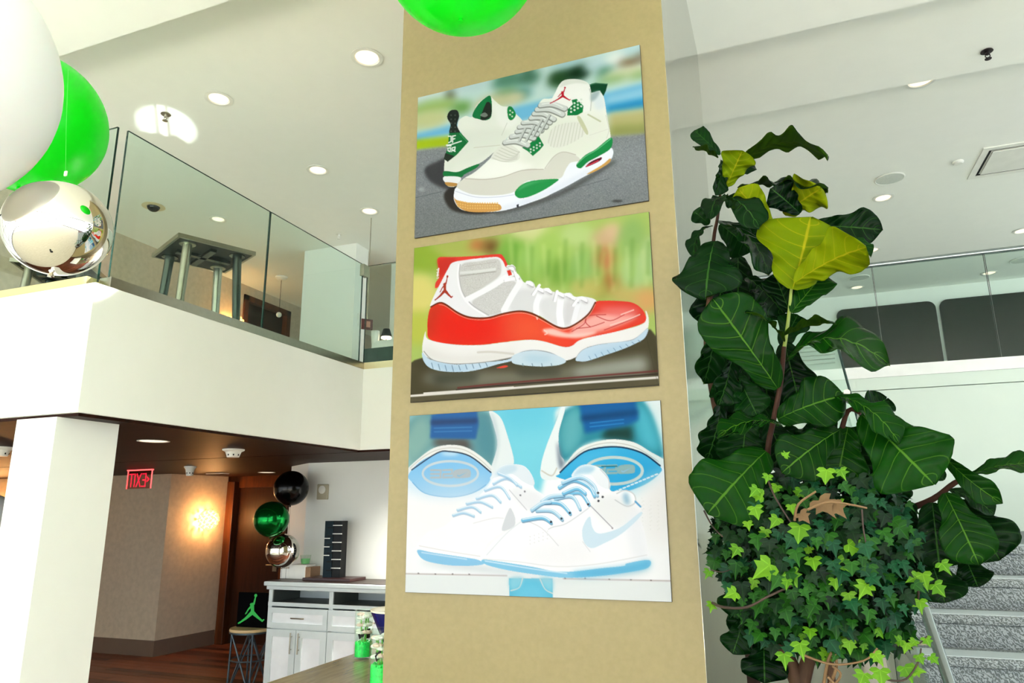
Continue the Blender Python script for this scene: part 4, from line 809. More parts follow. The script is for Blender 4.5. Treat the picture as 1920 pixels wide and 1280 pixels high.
    P([(150, 990), (300, 1030), (420, 1030), (300, 1050)], (160, 196, 220), True, .7, 4, h); P([(760, 960), (900, 960), (960, 990), (820, 1000)], (176, 206, 220), True, .7, 6, md); P([(1150, 960), (1350, 910), (1500, 860), (1350, 930)], (160, 198, 222), True, .7, 5, fr)
    for i in range(9): L([(170+i*44, 1004+8*min(i, 2)-(4*max(0, i-4))), (180+i*44, 1040+min(i, 2)*8-(6*max(0, i-3)))], 1.6, (110, 136, 150), .8)
    for i in range(9): L([(1190+i*40, 960-i*13), (1205+i*40, 986-i*15)], 1.3, (130, 160, 180), .8)
    for i in range(4): L([(760+i*62, 1008), (764+i*62, 1024)], 1.6, (120, 140, 150), .8)

def paint_blue(cv):
    P = cv.poly; L = cv.line
    cv.a[:] = (248, 251, 250)
    P([(500, 60), (1000, 20), (960, 250), (870, 480), (840, 600), (640, 440), (600, 200)], (132, 216, 230), False, 1, 4); P([(560, 80), (940, 50), (900, 200), (650, 220)], (112, 204, 224), False, .8, 16)
    # big rear shoe, left
    P([(40, 110), (520, 80), (590, 200), (590, 340), (560, 480), (40, 460)], (150, 196, 192), False, 1, 3)
    P([(90, 130), (520, 105), (580, 250), (556, 425), (450, 362), (330, 312), (200, 312), (90, 402), (62, 330)], (112, 160, 164), True, 1, 4); P([(60, 200), (150, 130), (190, 260), (120, 370), (60, 420)], (146, 186, 176), True, .9, 8); P([(470, 110), (560, 200), (560, 380), (470, 340)], (90, 150, 160), True, .8, 8)
    P([(205, 262), (400, 258), (440, 345), (330, 312), (205, 312)], (104, 96, 88), False, 1, 6); P([(188, 118), (462, 100), (472, 180), (455, 265), (180, 262)], (56, 112, 168), False, 1, 2); P([(185, 150), (465, 140), (462, 172), (185, 182)], (60, 80, 120), False, .9, 3)
    for y in (200, 222): L([(205, y), (430, y-6)], 2, (80, 140, 190), .8, False)
    P([(535, 96), (600, 132), (640, 230), (684, 400), (640, 440), (556, 480), (545, 442), (584, 300), (560, 180)], (232, 240, 238)); P([(540, 110), (575, 160), (595, 300), (560, 440), (575, 280)], (200, 214, 216), True, .8, 3)
    P([(40, 450), (110, 383), (200, 320), (300, 300), (400, 316), (500, 380), (566, 452), (540, 490), (450, 400), (300, 345), (170, 375), (60, 470)], (238, 240, 234)); L([(60, 440), (130, 380), (210, 335), (300, 318), (390, 332), (480, 388), (545, 450)], 1.2, (196, 190, 176), .8)
    P([(50, 480), (120, 402), (220, 352), (300, 341), (420, 370), (520, 442), (550, 472), (520, 542), (430, 592), (300, 616), (150, 592), (70, 522)], (140, 200, 238)); P([(50, 500), (540, 480), (500, 580), (300, 620), (100, 580)], (176, 216, 240), True, .7, 14); P([(250, 345), (350, 345), (330, 362), (270, 362)], (220, 238, 246), True, .9, 3)
    L([(70, 450), (220, 350), (300, 340), (420, 368), (545, 465)], 2.2, (60, 74, 90)); L([(75, 525), (150, 590), (300, 613), (430, 590), (515, 540)], 1.6, (120, 180, 220))
    def oval(cx, cy, rx, ry, w, c): L([(cx+rx*math.cos(i*.2618), cy+ry*math.sin(i*.2618)) for i in range(25)], w, c)
    def badge(cx, cy, c, k=1.0):
        for dx, st in ((-115, [((0, -22), (60, -22)), ((0, 0), (58, 0)), ((0, 22), (60, 22)), ((60, -22), (56, 22))]), (-42, [((0, -22), (55, -24)), ((55, -24), (52, 0)), ((52, 0), (2, 2)), ((2, 2), (0, 22)), ((0, 22), (56, 20))])):
            for a, b in st: L([(cx+(dx+a[0])*k, cy+a[1]), (cx+(dx+b[0])*k, cy+b[1])], 3.6, c, 1, False)
        P([(cx+28*k, cy-22), (cx+112*k, cy-28), (cx+124*k, cy+6), (cx+110*k, cy+22), (cx+24*k, cy+24)], c); P([(cx+44*k, cy+2), (cx+52*k, cy+10), (cx+104*k, cy-12), (cx+56*k, cy+18), (cx+42*k, cy+14)], (150, 196, 220), False)
    oval(302, 472, 166, 74, 4.2, (206, 218, 220)); badge(300, 474, (186, 196, 198))
    # big rear shoe, right
    P([(930, 100), (1000, 30), (1580, 0), (1600, 420), (940, 440)], (226, 238, 236), False, 1, 3)
    P([(955, 130), (1080, 55), (1400, 30), (1490, 80), (1562, 280), (1566, 385), (1400, 292), (1250, 266), (1100, 302), (985, 398), (945, 250)], (52, 146, 160), True, 1, 3); P([(985, 130), (1075, 80), (1090, 260), (1000, 370), (960, 260)], (110, 186, 190), True, .9, 8); P([(1410, 60), (1500, 120), (1556, 330), (1440, 280)], (90, 190, 206), True, .9, 8)
    P([(1205, 262), (1240, 200), (1390, 190), (1400, 280), (1300, 268)], (30, 72, 66), False, 1, 5); P([(1075, 62), (1412, 30), (1432, 150), (1370, 182), (1110, 232)], (26, 106, 166), False, 1, 3); P([(1085, 125), (1425, 90), (1428, 120), (1090, 160)], (16, 70, 116), False, .9, 4); [L([(1140, y), (1340, y-22)], 2, (50, 140, 200), .8, False) for y in (170, 192)]
    P([(846, 420), (880, 300), (940, 150), (965, 78), (990, 85), (952, 230), (958, 350), (985, 400), (960, 490), (930, 510), (850, 500)], (236, 244, 242)); L([(850, 455), (910, 485), (940, 440)], 2.4, (214, 212, 196)); P([(944, 280), (975, 390), (990, 400), (962, 450), (946, 380)], (60, 76, 96), True, .6, 3)
    P([(985, 430), (1060, 332), (1150, 290), (1270, 267), (1400, 284), (1500, 340), (1590, 395), (1580, 440), (1450, 352), (1300, 316), (1130, 332), (1020, 415)], (236, 240, 234)); L([(1010, 405), (1090, 335), (1180, 298), (1290, 288), (1420, 318), (1550, 400)], 1.2, (190, 184, 170), .8)
    P([(958, 472), (1030, 402), (1130, 336), (1300, 316), (1450, 352), (1562, 432), (1556, 472), (1480, 532), (1380, 572), (1280, 582), (960, 500)], (64, 180, 222)); P([(1250, 420), (1540, 420), (1480, 530), (1300, 575)], (40, 168, 216), True, .6, 14); P([(1000, 440), (1150, 350), (1300, 335), (1140, 400)], (110, 204, 234), True, .6, 8)
    L([(960, 465), (1030, 398), (1130, 332), (1300, 312), (1450, 348), (1560, 425)], 2.4, (20, 60, 90)); oval(1282, 455, 172, 80, 4.6, (196, 214, 210)); badge(1285, 448, (150, 186, 186)); [L([(1210, 430), (1300, 428)], 2, (10, 110, 130), .8, False)]
    for i in range(11): L([(1290+i*24, 580-i*10), (1304+i*24, 575-i*10)], 2.2, (225, 240, 246), 1, False)
    P([(1565, 20), (1640, 20), (1660, 700), (1590, 420)], (232, 240, 240), False, .8, 3); P([(40, 640), (500, 600), (700, 640), (700, 800), (40, 800)], (250, 248, 246), False, .8, 20); P([(1420, 560), (1600, 480), (1620, 900), (1480, 900)], (240, 240, 236), False, .9, 14)
    for i in range(36): cv.dot(1450+(i*47 % 140), 620+(i*71 % 190), 3, (222, 222, 216), .7)
    # box edge below the shoes
    P([(20, 1076), (640, 1088), (1000, 1102), (1650, 1118), (1650, 1290), (20, 1290)], (234, 240, 237), False, 1, 1); L([(20, 1072), (640, 1084)], 2.4, (206, 200, 194)); L([(980, 1102), (1650, 1116)], 2.4, (206, 200, 194)); [cv.dot(x, y, 6, (120, 110, 110), .8, 4) for x, y in ((110, 1070), (212, 1074), (315, 1074), (415, 1076), (1110, 1100), (1255, 1106), (1385, 1108), (1505, 1112), (990, 1100))]
    P([(654, 1100), (914, 1100), (918, 1290), (656, 1290)], (104, 196, 222), False); P([(660, 1100), (740, 1095), (720, 1150), (664, 1170)], (150, 214, 228), True, .9, 3); P([(840, 1095), (912, 1100), (912, 1180), (860, 1150)], (150, 214, 228), True, .9, 3); L([(664, 1174), (715, 1155), (735, 1100)], 1.6, (230, 226, 214)); L([(840, 1105), (870, 1165), (914, 1190)], 1.6, (230, 226, 214)); P([(720, 1150), (850, 1150), (860, 1230), (700, 1230)], (128, 210, 234), True, .7, 8)
    P([(120, 1000), (500, 1025), (900, 1085), (1100, 1098), (1490, 1040), (1400, 1085), (1050, 1112), (700, 1085), (300, 1040)], (206, 214, 216), True, .7, 5)
    # left front shoe
    a = P([(104, 930), (112, 880), (170, 820), (260, 790), (330, 730), (420, 660), (520, 560), (560, 500), (600, 432), (680, 416), (752, 432), (800, 500), (806, 560), (860, 600), (880, 640), (820, 700), (700, 760), (620, 820), (520, 900), (495, 1000), (400, 985), (200, 950)], (251, 252, 252))
    P([(540, 505), (600, 434), (680, 418), (750, 434), (800, 502), (800, 545), (740, 522), (660, 472)], (230, 238, 242)); P([(570, 480), (610, 436), (680, 420), (700, 450), (640, 480)], (204, 226, 236), True, .9, 2); P([(660, 570), (760, 560), (860, 620), (800, 700), (720, 660)], (238, 240, 241), True, .9, 4); P([(655, 682), (622, 760), (614, 816), (680, 792), (692, 746), (672, 692)], (220, 224, 226)); L([(655, 570), (760, 690)], 1.3, (206, 206, 208)); L([(440, 770), (560, 740), (620, 740)], 1.3, (228, 228, 230)); L([(115, 905), (300, 940), (480, 968)], 1.3, (230, 226, 224))
    [cv.dot(x, y, 6, (150, 150, 154)) for x, y in ((722, 602), (748, 580))]
    # right front shoe
    b = P([(494, 1000), (500, 950), (560, 880), (640, 820), (740, 748), (820, 690), (900, 620), (960, 560), (1000, 520), (1040, 480), (1070, 432), (1130, 418), (1200, 440), (1252, 500), (1256, 560), (1280, 580), (1350, 570), (1404, 592), (1412, 640), (1442, 668), (1436, 730), (1462, 800), (1492, 960), (1488, 1000), (1340, 1035), (1200, 1045), (1000, 1062), (800, 1040), (600, 1005)], (252, 253, 253))
    P([(760, 940), (1000, 860), (1140, 900), (1100, 1030), (800, 1020)], (246, 247, 247), True, .9, 10, b); P([(1140, 660), (1270, 600), (1400, 660), (1430, 720), (1290, 800)], (240, 242, 240), True, .9, 5, b); P([(1360, 740), (1440, 700), (1485, 950), (1400, 960)], (240, 243, 245), True, .8, 6, b)
    P([(1030, 490), (1070, 432), (1130, 418), (1200, 440), (1252, 500), (1256, 565), (1190, 540), (1140, 480)], (240, 245, 246)); P([(1036, 486), (1075, 436), (1130, 424), (1170, 440), (1140, 470), (1080, 475)], (184, 218, 234), True, .9, 2); L([(1200, 446), (1250, 505), (1255, 560)], 1.6, (206, 212, 214)); P([(1335, 600), (1365, 590), (1380, 650), (1350, 655)], (160, 200, 218), True, .9, 3); L([(1300, 592), (1350, 572), (1402, 596), (1410, 645), (1360, 668), (1290, 630)], 1.8, (210, 214, 212)); L([(1412, 640), (1442, 670)], 3, (110, 176, 214))
    P([(1140, 730), (1152, 790), (1182, 828), (1242, 824), (1330, 790), (1440, 704), (1440, 732), (1330, 832), (1220, 892), (1150, 919), (1105, 886), (1092, 820), (1110, 762)], (214, 234, 244)); L([(1140, 662), (1276, 800)], 1.4, (170, 170, 174)); cv.dot(1274, 800, 5, (170, 160, 160)); L([(740, 748), (850, 800), (950, 905)], 1.3, (222, 222, 224)); L([(890, 806), (920, 792), (1000, 770), (1130, 680)], 1.4, (214, 216, 220)); L([(1095, 880), (1140, 940)], 1.2, (226, 226, 228)); L([(500, 985), (700, 1000), (950, 1030), (1200, 1012), (1480, 960)], 1.4, (230, 230, 230)); L([(520, 960), (640, 830), (740, 750)], 1.4, (226, 232, 236))
    for i in range(5):
        for j in range(3): cv.dot(780+i*26, 850+j*22-i*8, 3, (214, 214, 216), .8)
    blu = ((128, 200, 232), (176, 218, 238)); dk = (84, 130, 160)
    for k, seg in enumerate(([(955, 555), (1040, 512), (1130, 548), (1165, 605)], [(975, 525), (1080, 492), (1160, 540), (1182, 600)], [(1000, 596), (1080, 586), (1132, 655)], [(930, 622), (1030, 608), (1078, 682)], [(868, 645), (960, 650), (1020, 710)], [(818, 692), (910, 695), (972, 745)], [(735, 752), (850, 735), (906, 765)], [(850, 640), (900, 610), (980, 600)], [(980, 590), (1060, 560), (1110, 590)], [(790, 690), (850, 650), (900, 640)])):
        L([(x+3, y+9) for x, y in seg], 4.6, dk, .7); L(seg, 5.4, blu[k % 2]); L([(x, y-5) for x, y in seg], 1.6, (236, 246, 250))
    for seg in ([(560, 532), (640, 500), (725, 552)], [(510, 572), (600, 550), (656, 620)], [(460, 622), (550, 600), (602, 642)], [(400, 652), (480, 640), (552, 672)], [(345, 690), (430, 670), (482, 702)], [(318, 722), (380, 706), (442, 726)], [(590, 470), (660, 500), (700, 540)]):
        L([(x+2, y+7) for x, y in seg], 3.4, (150, 176, 200), .6); L(seg, 4.2, (178, 216, 238)); L([(x, y-4) for x, y in seg], 1.4, (240, 248, 252))
    [cv.dot(x, y, 7, (60, 60, 66)) for x, y in ((1190, 636), (1215, 612), (1188, 588), (1018, 708), (968, 742), (906, 762), (1128, 656))]
    P([(104, 930), (200, 946), (400, 976), (470, 990), (500, 1016), (380, 1026), (250, 1016), (140, 988)], (150, 206, 236)); L([(130, 945), (400, 986)], 2, (200, 228, 244))
    P([(494, 988), (600, 1000), (800, 1032), (930, 1058), (1050, 1058), (1200, 1040), (1340, 1026), (1362, 1010), (1492, 990), (1489, 1036), (1380, 1062), (1200, 1086), (1000, 1097), (850, 1082), (650, 1052), (516, 1018)], (142, 206, 234)); P([(1050, 1062), (1340, 1030), (1490, 995), (1488, 1036), (1380, 1062), (1100, 1092)], (96, 186, 222), True, .8, 4); L([(510, 996), (800, 1044), (1000, 1070)], 2, (204, 232, 246))

kp = NT('printed_board_face'); at_ = kp.n('ShaderNodeAttribute'); at_.attribute_name = 'print'; kp.l(at_.outputs['Color'], kp.b.inputs['Base Color'])
kp.b.inputs['Roughness'].default_value = .38; kp.b.inputs['Specular IOR Level'].default_value = .06
edge_m = mat('board_edge', (40, 38, 34), .6)
def s2l(a): a = a/255.0; return np.where(a <= .04045, a/12.92, ((a+.055)/1.055)**2.4)
def poster(px, crop, painter, label):
    bd = board_rect(px); (x0, z0), (x1, z1) = bd
    t = thing('sneaker_poster', label, 'poster', (0, 0, 0), 0, 'sneaker prints on the column')
    MB().rbox((x0, 3.0245, z1), (x1, 3.0335, z0), .001).build('board', edge_m, t)
    cv = Canvas(cropper(*crop, bd)); painter(cv); img = cv.result()
    xs = np.linspace(x0+.001, x1-.001, GW); zs = np.linspace(z0-.001, z1+.001, GH)
    co = np.empty((GH, GW, 3), np.float32); co[..., 0] = xs[None]; co[..., 1] = 3.0240; co[..., 2] = zs[:, None]
    i = np.arange(GH*GW).reshape(GH, GW)
    q = np.stack([i[:-1, :-1], i[1:, :-1], i[1:, 1:], i[:-1, 1:]], -1).reshape(-1, 4)
    me = bpy.data.meshes.new('print'); me.vertices.add(GH*GW); me.vertices.foreach_set('co', co.ravel())
    me.loops.add(q.size); me.loops.foreach_set('vertex_index', q.ravel().astype(np.int32)); me.polygons.add(len(q)); me.polygons.foreach_set('loop_start', np.arange(0, q.size, 4, dtype=np.int32))
    me.update(calc_edges=True)
    ca = me.color_attributes.new('print', 'FLOAT_COLOR', 'POINT'); c = np.ones((GH*GW, 4), np.float32); c[:, :3] = (s2l(img).reshape(-1, 3)**1.12)*np.array([.475, .468, .515], np.float32); ca.data.foreach_set('color', c.ravel())
    me.materials.append(kp.m); o = bpy.data.objects.new('print', me); COL.objects.link(o); o.parent = t
poster([(783, 182), (1200, 84), (1216, 377), (777, 445)], (770, 80, .28902), paint_green, 'print of white sneakers with green accents on asphalt, topmost on the column')
poster([(777, 465), (1217, 396), (1235, 722), (768, 755)], (760, 390, .28898), paint_red, 'print of one red and white high-top sneaker, between the two other prints')
poster([(768, 780), (1238, 749), (1260, 1130), (759, 1109)], (750, 740, .3125), paint_blue, 'print of white sneakers with light blue soles, lowest on the column')
# ------------------------------------------------------------------ fiddle-leaf fig
def leaf_material(name, dark, light, vein, under=False):
    k = NT(name); uv = k.t.nodes.new('ShaderNodeUVMap'); sp = k.t.nodes.new('ShaderNodeSeparateXYZ'); k.l(uv.outputs[0], sp.inputs[0])
    s = k.math('ABSOLUTE', k.math('MULTIPLY', k.math('SUBTRACT', sp.outputs[0], .5), 2)); t = sp.outputs[1]
    ph = k.math('FRACT', k.math('MULTIPLY', k.math('SUBTRACT', t, k.math('ADD', k.math('MULTIPLY', k.math('POWER', s, 1.25), .21), k.math('MULTIPLY', k.noise(k.coord('Object'), 7, 1), .07))), 6.5))
    dv = k.math('ABSOLUTE', k.math('SUBTRACT', ph, .5))          # 0 on a lateral vein
    lat = k.math('SUBTRACT', 1, k.math('SMOOTH_MIN', k.math('MULTIPLY', dv, 20), 1, .1)); lat = k.math('MULTIPLY', k.math('MAXIMUM', lat, 0), k.math('SUBTRACT', 1, k.math('MULTIPLY', s, .55)))
    mid = k.math('MAXIMUM', k.math('SUBTRACT', 1, k.math('MULTIPLY', s, 26)), 0); mid = k.math('MINIMUM', k.math('MULTIPLY', mid, 2), 1)
    v = k.math('MAXIMUM', lat, mid)
    oi = k.t.nodes.new('ShaderNodeObjectInfo'); co = k.coord('Object')
    f = k.math('ADD', k.math('MULTIPLY', k.noise(co, 9, 3), .6), k.math('MULTIPLY', oi.outputs['Random'], .4))
    base = k.ramp(f, [(.2, srgb(dark)), (.8, srgb(light))]); col = k.mix(k.math('MULTIPLY', v, .8), base, srgb(vein))
    k.l(col, k.b.inputs['Base Color']); k.b.inputs['Roughness'].default_value = .5 if under else .2; k.b.inputs['Specular IOR Level'].default_value = .05 if under else .06
    nz = k.noise(co, 55, 2); k.bump(k.math('ADD', k.math('MULTIPLY', v, .6 if under else -.5), k.math('MULTIPLY', nz, .25)), .35, .004)
    tr = k.t.nodes.new('ShaderNodeBsdfTranslucent'); k.l(k.mix(.55 if under else .2, col, srgb(150, 180, 10)), tr.inputs[0])
    mx = k.t.nodes.new('ShaderNodeMixShader'); mx.inputs[0].default_value = .42 if under else .10; k.l(k.b.outputs[0], mx.inputs[1]); k.l(tr.outputs[0], mx.inputs[2]); k.l(mx.outputs[0], k.out.inputs[0])
    return k.m
LT = leaf_material('fig_leaf_shaded_top', (2, 16, 5), (9, 42, 10), (44, 84, 28)); LU = leaf_material('fig_leaf_shaded_underside', (26, 54, 8), (46, 76, 12), (84, 106, 32), True)  # darker greens paint shade onto the leaves set further back
LT_LIT = leaf_material('fig_leaf_lit_top', (3, 26, 4), (12, 54, 7), (66, 108, 28)); LU_LIT = leaf_material('fig_leaf_backlit_underside', (98, 124, 4), (134, 148, 4), (178, 166, 26), True)  # brighter greens paint light onto front leaves, yellow undersides paint backlight
bark = wood('fig_bark', (44, 28, 19), (84, 58, 39), (1, 1, .3), .7, 12); gstem = mat('green_stem', (120, 136, 50), .5); brown_node = mat('stem_node', (58, 32, 20), .6, spec=.2)
WP_T = [0, .06, .14, .25, .36, .48, .6, .72, .82, .9, .96, 1.0]; WP_W = [.10, .30, .42, .50, .56, .70, .88, 1.0, .97, .76, .42, .03]
def leaf_mesh(axis, normal, L, W, bend, fold, wave, seed, curl=0.0, mats=None, nt=36, ns=9):
    """obovate leaf, quilted between its veins, two faces and a rim; base at the origin"""
    rnd = random.Random(seed); a = axis.normalized(); n = (normal - a*normal.dot(a)).normalized(); b = n.cross(a)
    ph1, ph2, fr = rnd.uniform(0, 6), rnd.uniform(0, 6), rnd.uniform(2.2, 3.4)
    top = []; uvs = []
    for i in range(nt+1):
        t = i/nt; w = float(np.interp(t, WP_T, WP_W))*W/2
        for j in range(-ns, ns+1):
            s = j/ns; vv = (t - abs(s)**1.25*.21)*6.5 % 1.0; q = abs(vv-.5)
            h = .020*L*min(1, q*3.2) * (1-abs(s)*.3) * min(1, t*6)
            h += fold*abs(s)*w + 1.5*wave*W*.5*abs(s)**2*math.sin(t*fr*6.28 + (ph1 if j < 0 else ph2))*min(1, t*3)
            h += bend*L*4*t*(1-t)*.5 - curl*L*t**3
            sx = s*w*(1 - .06*math.sin(t*14+ph1)*abs(s))
            top.append(a*(t*L*(1-abs(curl)*.15*t)) + b*sx + n*h); uvs.append((s*.5+.5, t))
    N = 2*ns+1; th = n*.0016; vs = [p + th*.5 for p in top] + [p - th*.5 for p in top]; K = len(top)
    fs = []; mi = []
    for i in range(nt):
        for j in range(2*ns):
            q = (i*N+j, i*N+j+1, (i+1)*N+j+1, (i+1)*N+j)
            for tri in ((q[0], q[1], q[2]), (q[0], q[2], q[3])): fs.append(tri); mi.append(0); fs.append(tuple(x+K for x in tri[::-1])); mi.append(1)
    for i in range(nt):
        for e in (0, N-1):
            p, q = i*N+e, (i+1)*N+e; fs.append((p, q, q+K, p+K) if e == 0 else (q, p, p+K, q+K)); mi.append(0)
    me = bpy.data.meshes.new('leaf'); me.from_pydata([tuple(v) for v in vs], [], fs); [me.materials.append(x) for x in (mats or (LT, LU))]
    me.polygons.foreach_set('material_index', mi); me.polygons.foreach_set('use_smooth', [True]*len(fs))
    ul = me.uv_layers.new(name='UVMap'); li = np.empty(len(me.loops), np.int32); me.loops.foreach_get('vertex_index', li); ua = np.array(uvs, np.float32); ul.data.foreach_set('uv', ua[li % K].ravel())
    me.update(); return me
TB = Vector((.07, 2.95, 0))
fig = thing('fiddle_leaf_fig', 'tall fiddle-leaf fig with big glossy leaves beside the column', 'plant', TB)
def D(y): return 2.95 + y
UPV = Vector((0, 0, 1))
def hint(h, p):
    c = (CAM - p).normalized()
    return {'c': c + UPV*.25, 'u': UPV + c*.35, 'b': -c + UPV*.55, 'ub': UPV - c*.10, 'l': c*.8 - CR*.6 + UPV*.2, 'r': c*.8 + CR*.6 + UPV*.2, 'k': c*.6 + UPV*.9, 'd': c - UPV*.4}[h]
# base px, tip px, depth of base / tip behind the trunk, width px, which way the upper face looks, bend, fold, wave, curl
LEAVES = [
 ((1392, 302), (1557, 284), .05, -.10, 96, 'ub', .34, .10, .10, .10), ((1350, 290), (1302, 245), .06, .10, 34, 'c', .1, .3, .1, 0), ((1346, 296), (1299, 276), .06, -.02, 36, 'u', .1, .2, .1, 0), ((1362, 350), (1392, 280), .05, -.03, 62, 'b', .0, .2, .16, .1), ((1352, 300), (1341, 366), .05, .0, 34, 'r', .1, .4, .1, 0), ((1352, 340), (1410, 300), .12, .2, 46, 'c', .1, .2, .1, 0),
 ((1352, 372), (1425, 414), .03, -.18, 62, 'k', .18, .1, .12, .1), ((1362, 375), (1328, 392), .02, -.16, 46, 'u', .25, .2, .1, .2), ((1384, 352), (1552, 362), .12, .05, 110, 'u', .12, .12, .12, .0), ((1470, 402), (1540, 350), .08, .0, 84, 'b', .05, .3, .2, .1), ((1500, 400), (1446, 352), .06, -.02, 60, 'c', .05, .3, .16, .1), ((1448, 432), (1384, 352), .0, -.06, 62, 'b', .05, .3, .12, .05),
 ((1486, 542), (1522, 404), -.06, -.12, 176, 'b', -.10, .34, .10, -.05), ((1490, 530), (1626, 456), -.09, -.20, 100, 'b', .16, .30, .12, .12), ((1520, 424), (1656, 430), .08, .02, 66, 'c', .1, .2, .12, .05), ((1580, 448), (1640, 464), -.06, -.12, 34, 'u', .1, .4, .1, .3), ((1484, 586), (1545, 512), -.02, .06, 70, 'c', .0, .3, .1, 0), ((1482, 588), (1452, 512), .02, .08, 60, 'c', .0, .3, .1, 0), ((1484, 585), (1530, 480), .08, .16, 80, 'c', 0, .2, .1, 0),
 ((1336, 424), (1292, 474), .04, -.02, 38, 'u', .3, .3, .1, .2), ((1330, 420), (1300, 396), .08, .04, 36, 'c', .1, .3, .1, 0), ((1340, 452), (1322, 558), .0, -.10, 118, 'k', .14, .10, .08, .05), ((1345, 414), (1446, 512), .06, .03, 88, 'u', .25, .12, .1, .05), ((1350, 420), (1410, 470), .14, .16, 70, 'c', .1, .2, .1, 0), ((1366, 500), (1332, 620), .14, .12, 90, 'c', .1, .2, .1, 0), ((1400, 520), (1470, 590), .15, .12, 90, 'k', .1, .2, .1, 0),
 ((1458, 728), (1336, 560), -.02, -.12, 128, 'c', .10, .16, .06, .0), ((1470, 640), (1404, 578), -.02, -.16, 62, 'k', .1, .3, .1, .1), ((1472, 628), (1566, 602), -.04, -.18, 50, 'ub', .10, .3, .1, .05), ((1474, 676), (1668, 656), -.03, -.14, 150, 'k', .42, .12, .08, .18), ((1470, 640), (1500, 760), .08, .1, 84, 'c', .1, .2, .1, 0), ((1466, 650), (1496, 590), .1, .12, 60, 'c', .1, .2, .1, 0), ((1464, 600), (1400, 560), .12, .16, 90, 'k', .1, .2, .1, 0),
 ((1466, 796), (1344, 806), -.04, -.16, 74, 'k', .2, .15, .1, .12), ((1458, 786), (1582, 738), -.05, -.12, 100, 'c', .18, .15, .08, .1), ((1566, 742), (1692, 824), -.10, -.20, 66, 'k', .25, .2, .12, .1), ((1614, 784), (1662, 748), .02, .08, 62, 'c', .1, .3, .1, 0), ((1616, 778), (1752, 908), -.08, -.20, 146, 'c', .12, .10, .06, .02), ((1574, 806), (1466, 884), -.06, -.16, 98, 'c', .16, .14, .06, .08), ((1590, 800), (1570, 900), -.02, -.06, 96, 'c', .1, .2, .1, 0), ((1600, 800), (1640, 930), .0, .0, 120, 'c', .1, .2, .1, 0), ((1640, 830), (1600, 940), .08, .06, 110, 'c', .1, .2, .1, 0),
 ((1436, 846), (1326, 962), -.04, -.16, 150, 'c', .12, .12, .07, .06), ((1430, 760), (1350, 700), .1, .14, 100, 'c', .1, .2, .1, 0), ((1372, 664), (1346, 760), .06, .02, 68, 'r', .1, .4, .08, 0), ((1380, 700), (1420, 780), .08, .06, 66, 'c', .1, .3, .08, 0), ((1340, 600), (1318, 720), .12, .10, 70, 'r', .1, .3, .1, 0), ((1350, 760), (1325, 860), .12, .1, 80, 'r', .1, .2, .1, 0), ((1400, 780), (1390, 880), .14, .1, 100, 'c', .1, .2, .1, 0), ((1440, 790), (1480, 880), .1, .1, 90, 'c', .1, .2, .1, 0), ((1344, 820), (1336, 930), .16, .14, 70, 'r', .1, .2, .1, 0), ((1420, 620), (1380, 680), .15, .15, 100, 'c', .1, .2, .1, 0),
 ((1815, 896), (1950, 868), -.02, -.10, 62, 'k', .18, .2, .08, .05), ((1774, 858), (1876, 944), -.06, -.16, 46, 'l', .3, .3, .1, .1), ((1780, 918), (1866, 962), .0, -.06, 52, 'k', .15, .2, .08, .05), ((1772, 924), (1836, 1058), -.06, -.14, 94, 'c', .16, .2, .06, .06), ((1800, 938), (1876, 1050), .02, -.04, 112, 'c', .14, .15, .1, .06), ((1748, 942), (1762, 1066), .0, -.04, 104, 'c', .12, .2, .08, .05), ((1712, 942), (1690, 998), .02, .0, 52, 'c', .1, .2, .1, 0), ((1770, 900), (1742, 870), .04, .06, 46, 'c', .1, .2, .1, 0), ((1808, 1040), (1834, 1100), .06, .02, 66, 'd', .0, .2, .1, 0), ((1744, 1044), (1772, 1130), .06, .02, 92, 'c', .1, .2, .1, 0), ((1720, 1050), (1700, 1120), .1, .08, 80, 'c', .1, .2, .1, 0),
 ((1432, 1200), (1434, 1282), .04, -.04, 86, 'c', .1, .2, .1, 0), ((1396, 1160), (1374, 1226), .06, .02, 56, 'c', .1, .2, .1, 0), ((1400, 1080), (1376, 1160), .08, .04, 70, 'c', .1, .2, .1, 0),
]
for (bx, by, tx, ty, w, dd) in ((1360, 560, 1318, 660, 90, .30), (1400, 590, 1350, 700, 100, .34), (1330, 640, 1312, 760, 84, .36), (1390, 660, 1372, 780, 96, .32), (1430, 640, 1440, 770, 90, .34), (1345, 720, 1322, 850, 86, .38), (1400, 730, 1410, 850, 100, .34), (1440, 740, 1400, 830, 80, .3), (1340, 800, 1318, 900, 80, .36), (1370, 820, 1352, 900, 90, .3), (1310, 480, 1300, 590, 70, .34), (1380, 480, 1352, 600, 86, .34), (1470, 800, 1520, 880, 90, .22), (1560, 780, 1520, 850, 80, .2), (1640, 860, 1668, 960, 90, .16), (1680, 900, 1664, 1010, 84, .16), (1410, 1120, 1392, 1200, 70, .12), (1330, 900, 1322, 1010, 60, .34)):
    bx, tx = max(bx, 1384), max(tx, 1384); w = min(w, 86)
    LEAVES.append(((bx, by), (tx, ty), dd, dd-.06, w, 'c' if bx > 1345 else 'r', .12, .25, .1, .05))
petioles = []
for i, (b, t, db, dt, wpx, hn, bend, fold, wave, curl) in enumerate(LEAVES):
    p0 = at(b[0], b[1], 'Y', D(db)); p1 = at(t[0], t[1], 'Y', D(dt)); L = (p1-p0).length
    W = wpx*(p0-CAM).dot(CF)/FPX
    me = leaf_mesh(p1-p0, hint(hn, (p0+p1)/2), L, W, bend, fold, wave, 100+i, curl, (LT_LIT if db <= -.02 else LT, LU_LIT if hn == 'b' else LU))
    o = bpy.data.objects.new('leaf', me); COL.objects.link(o); o.parent = fig; o.location = p0 - TB
    petioles.append(p0)
def T3(pts): return [at(x, y, 'Y', D(d)) for x, y, d in pts]
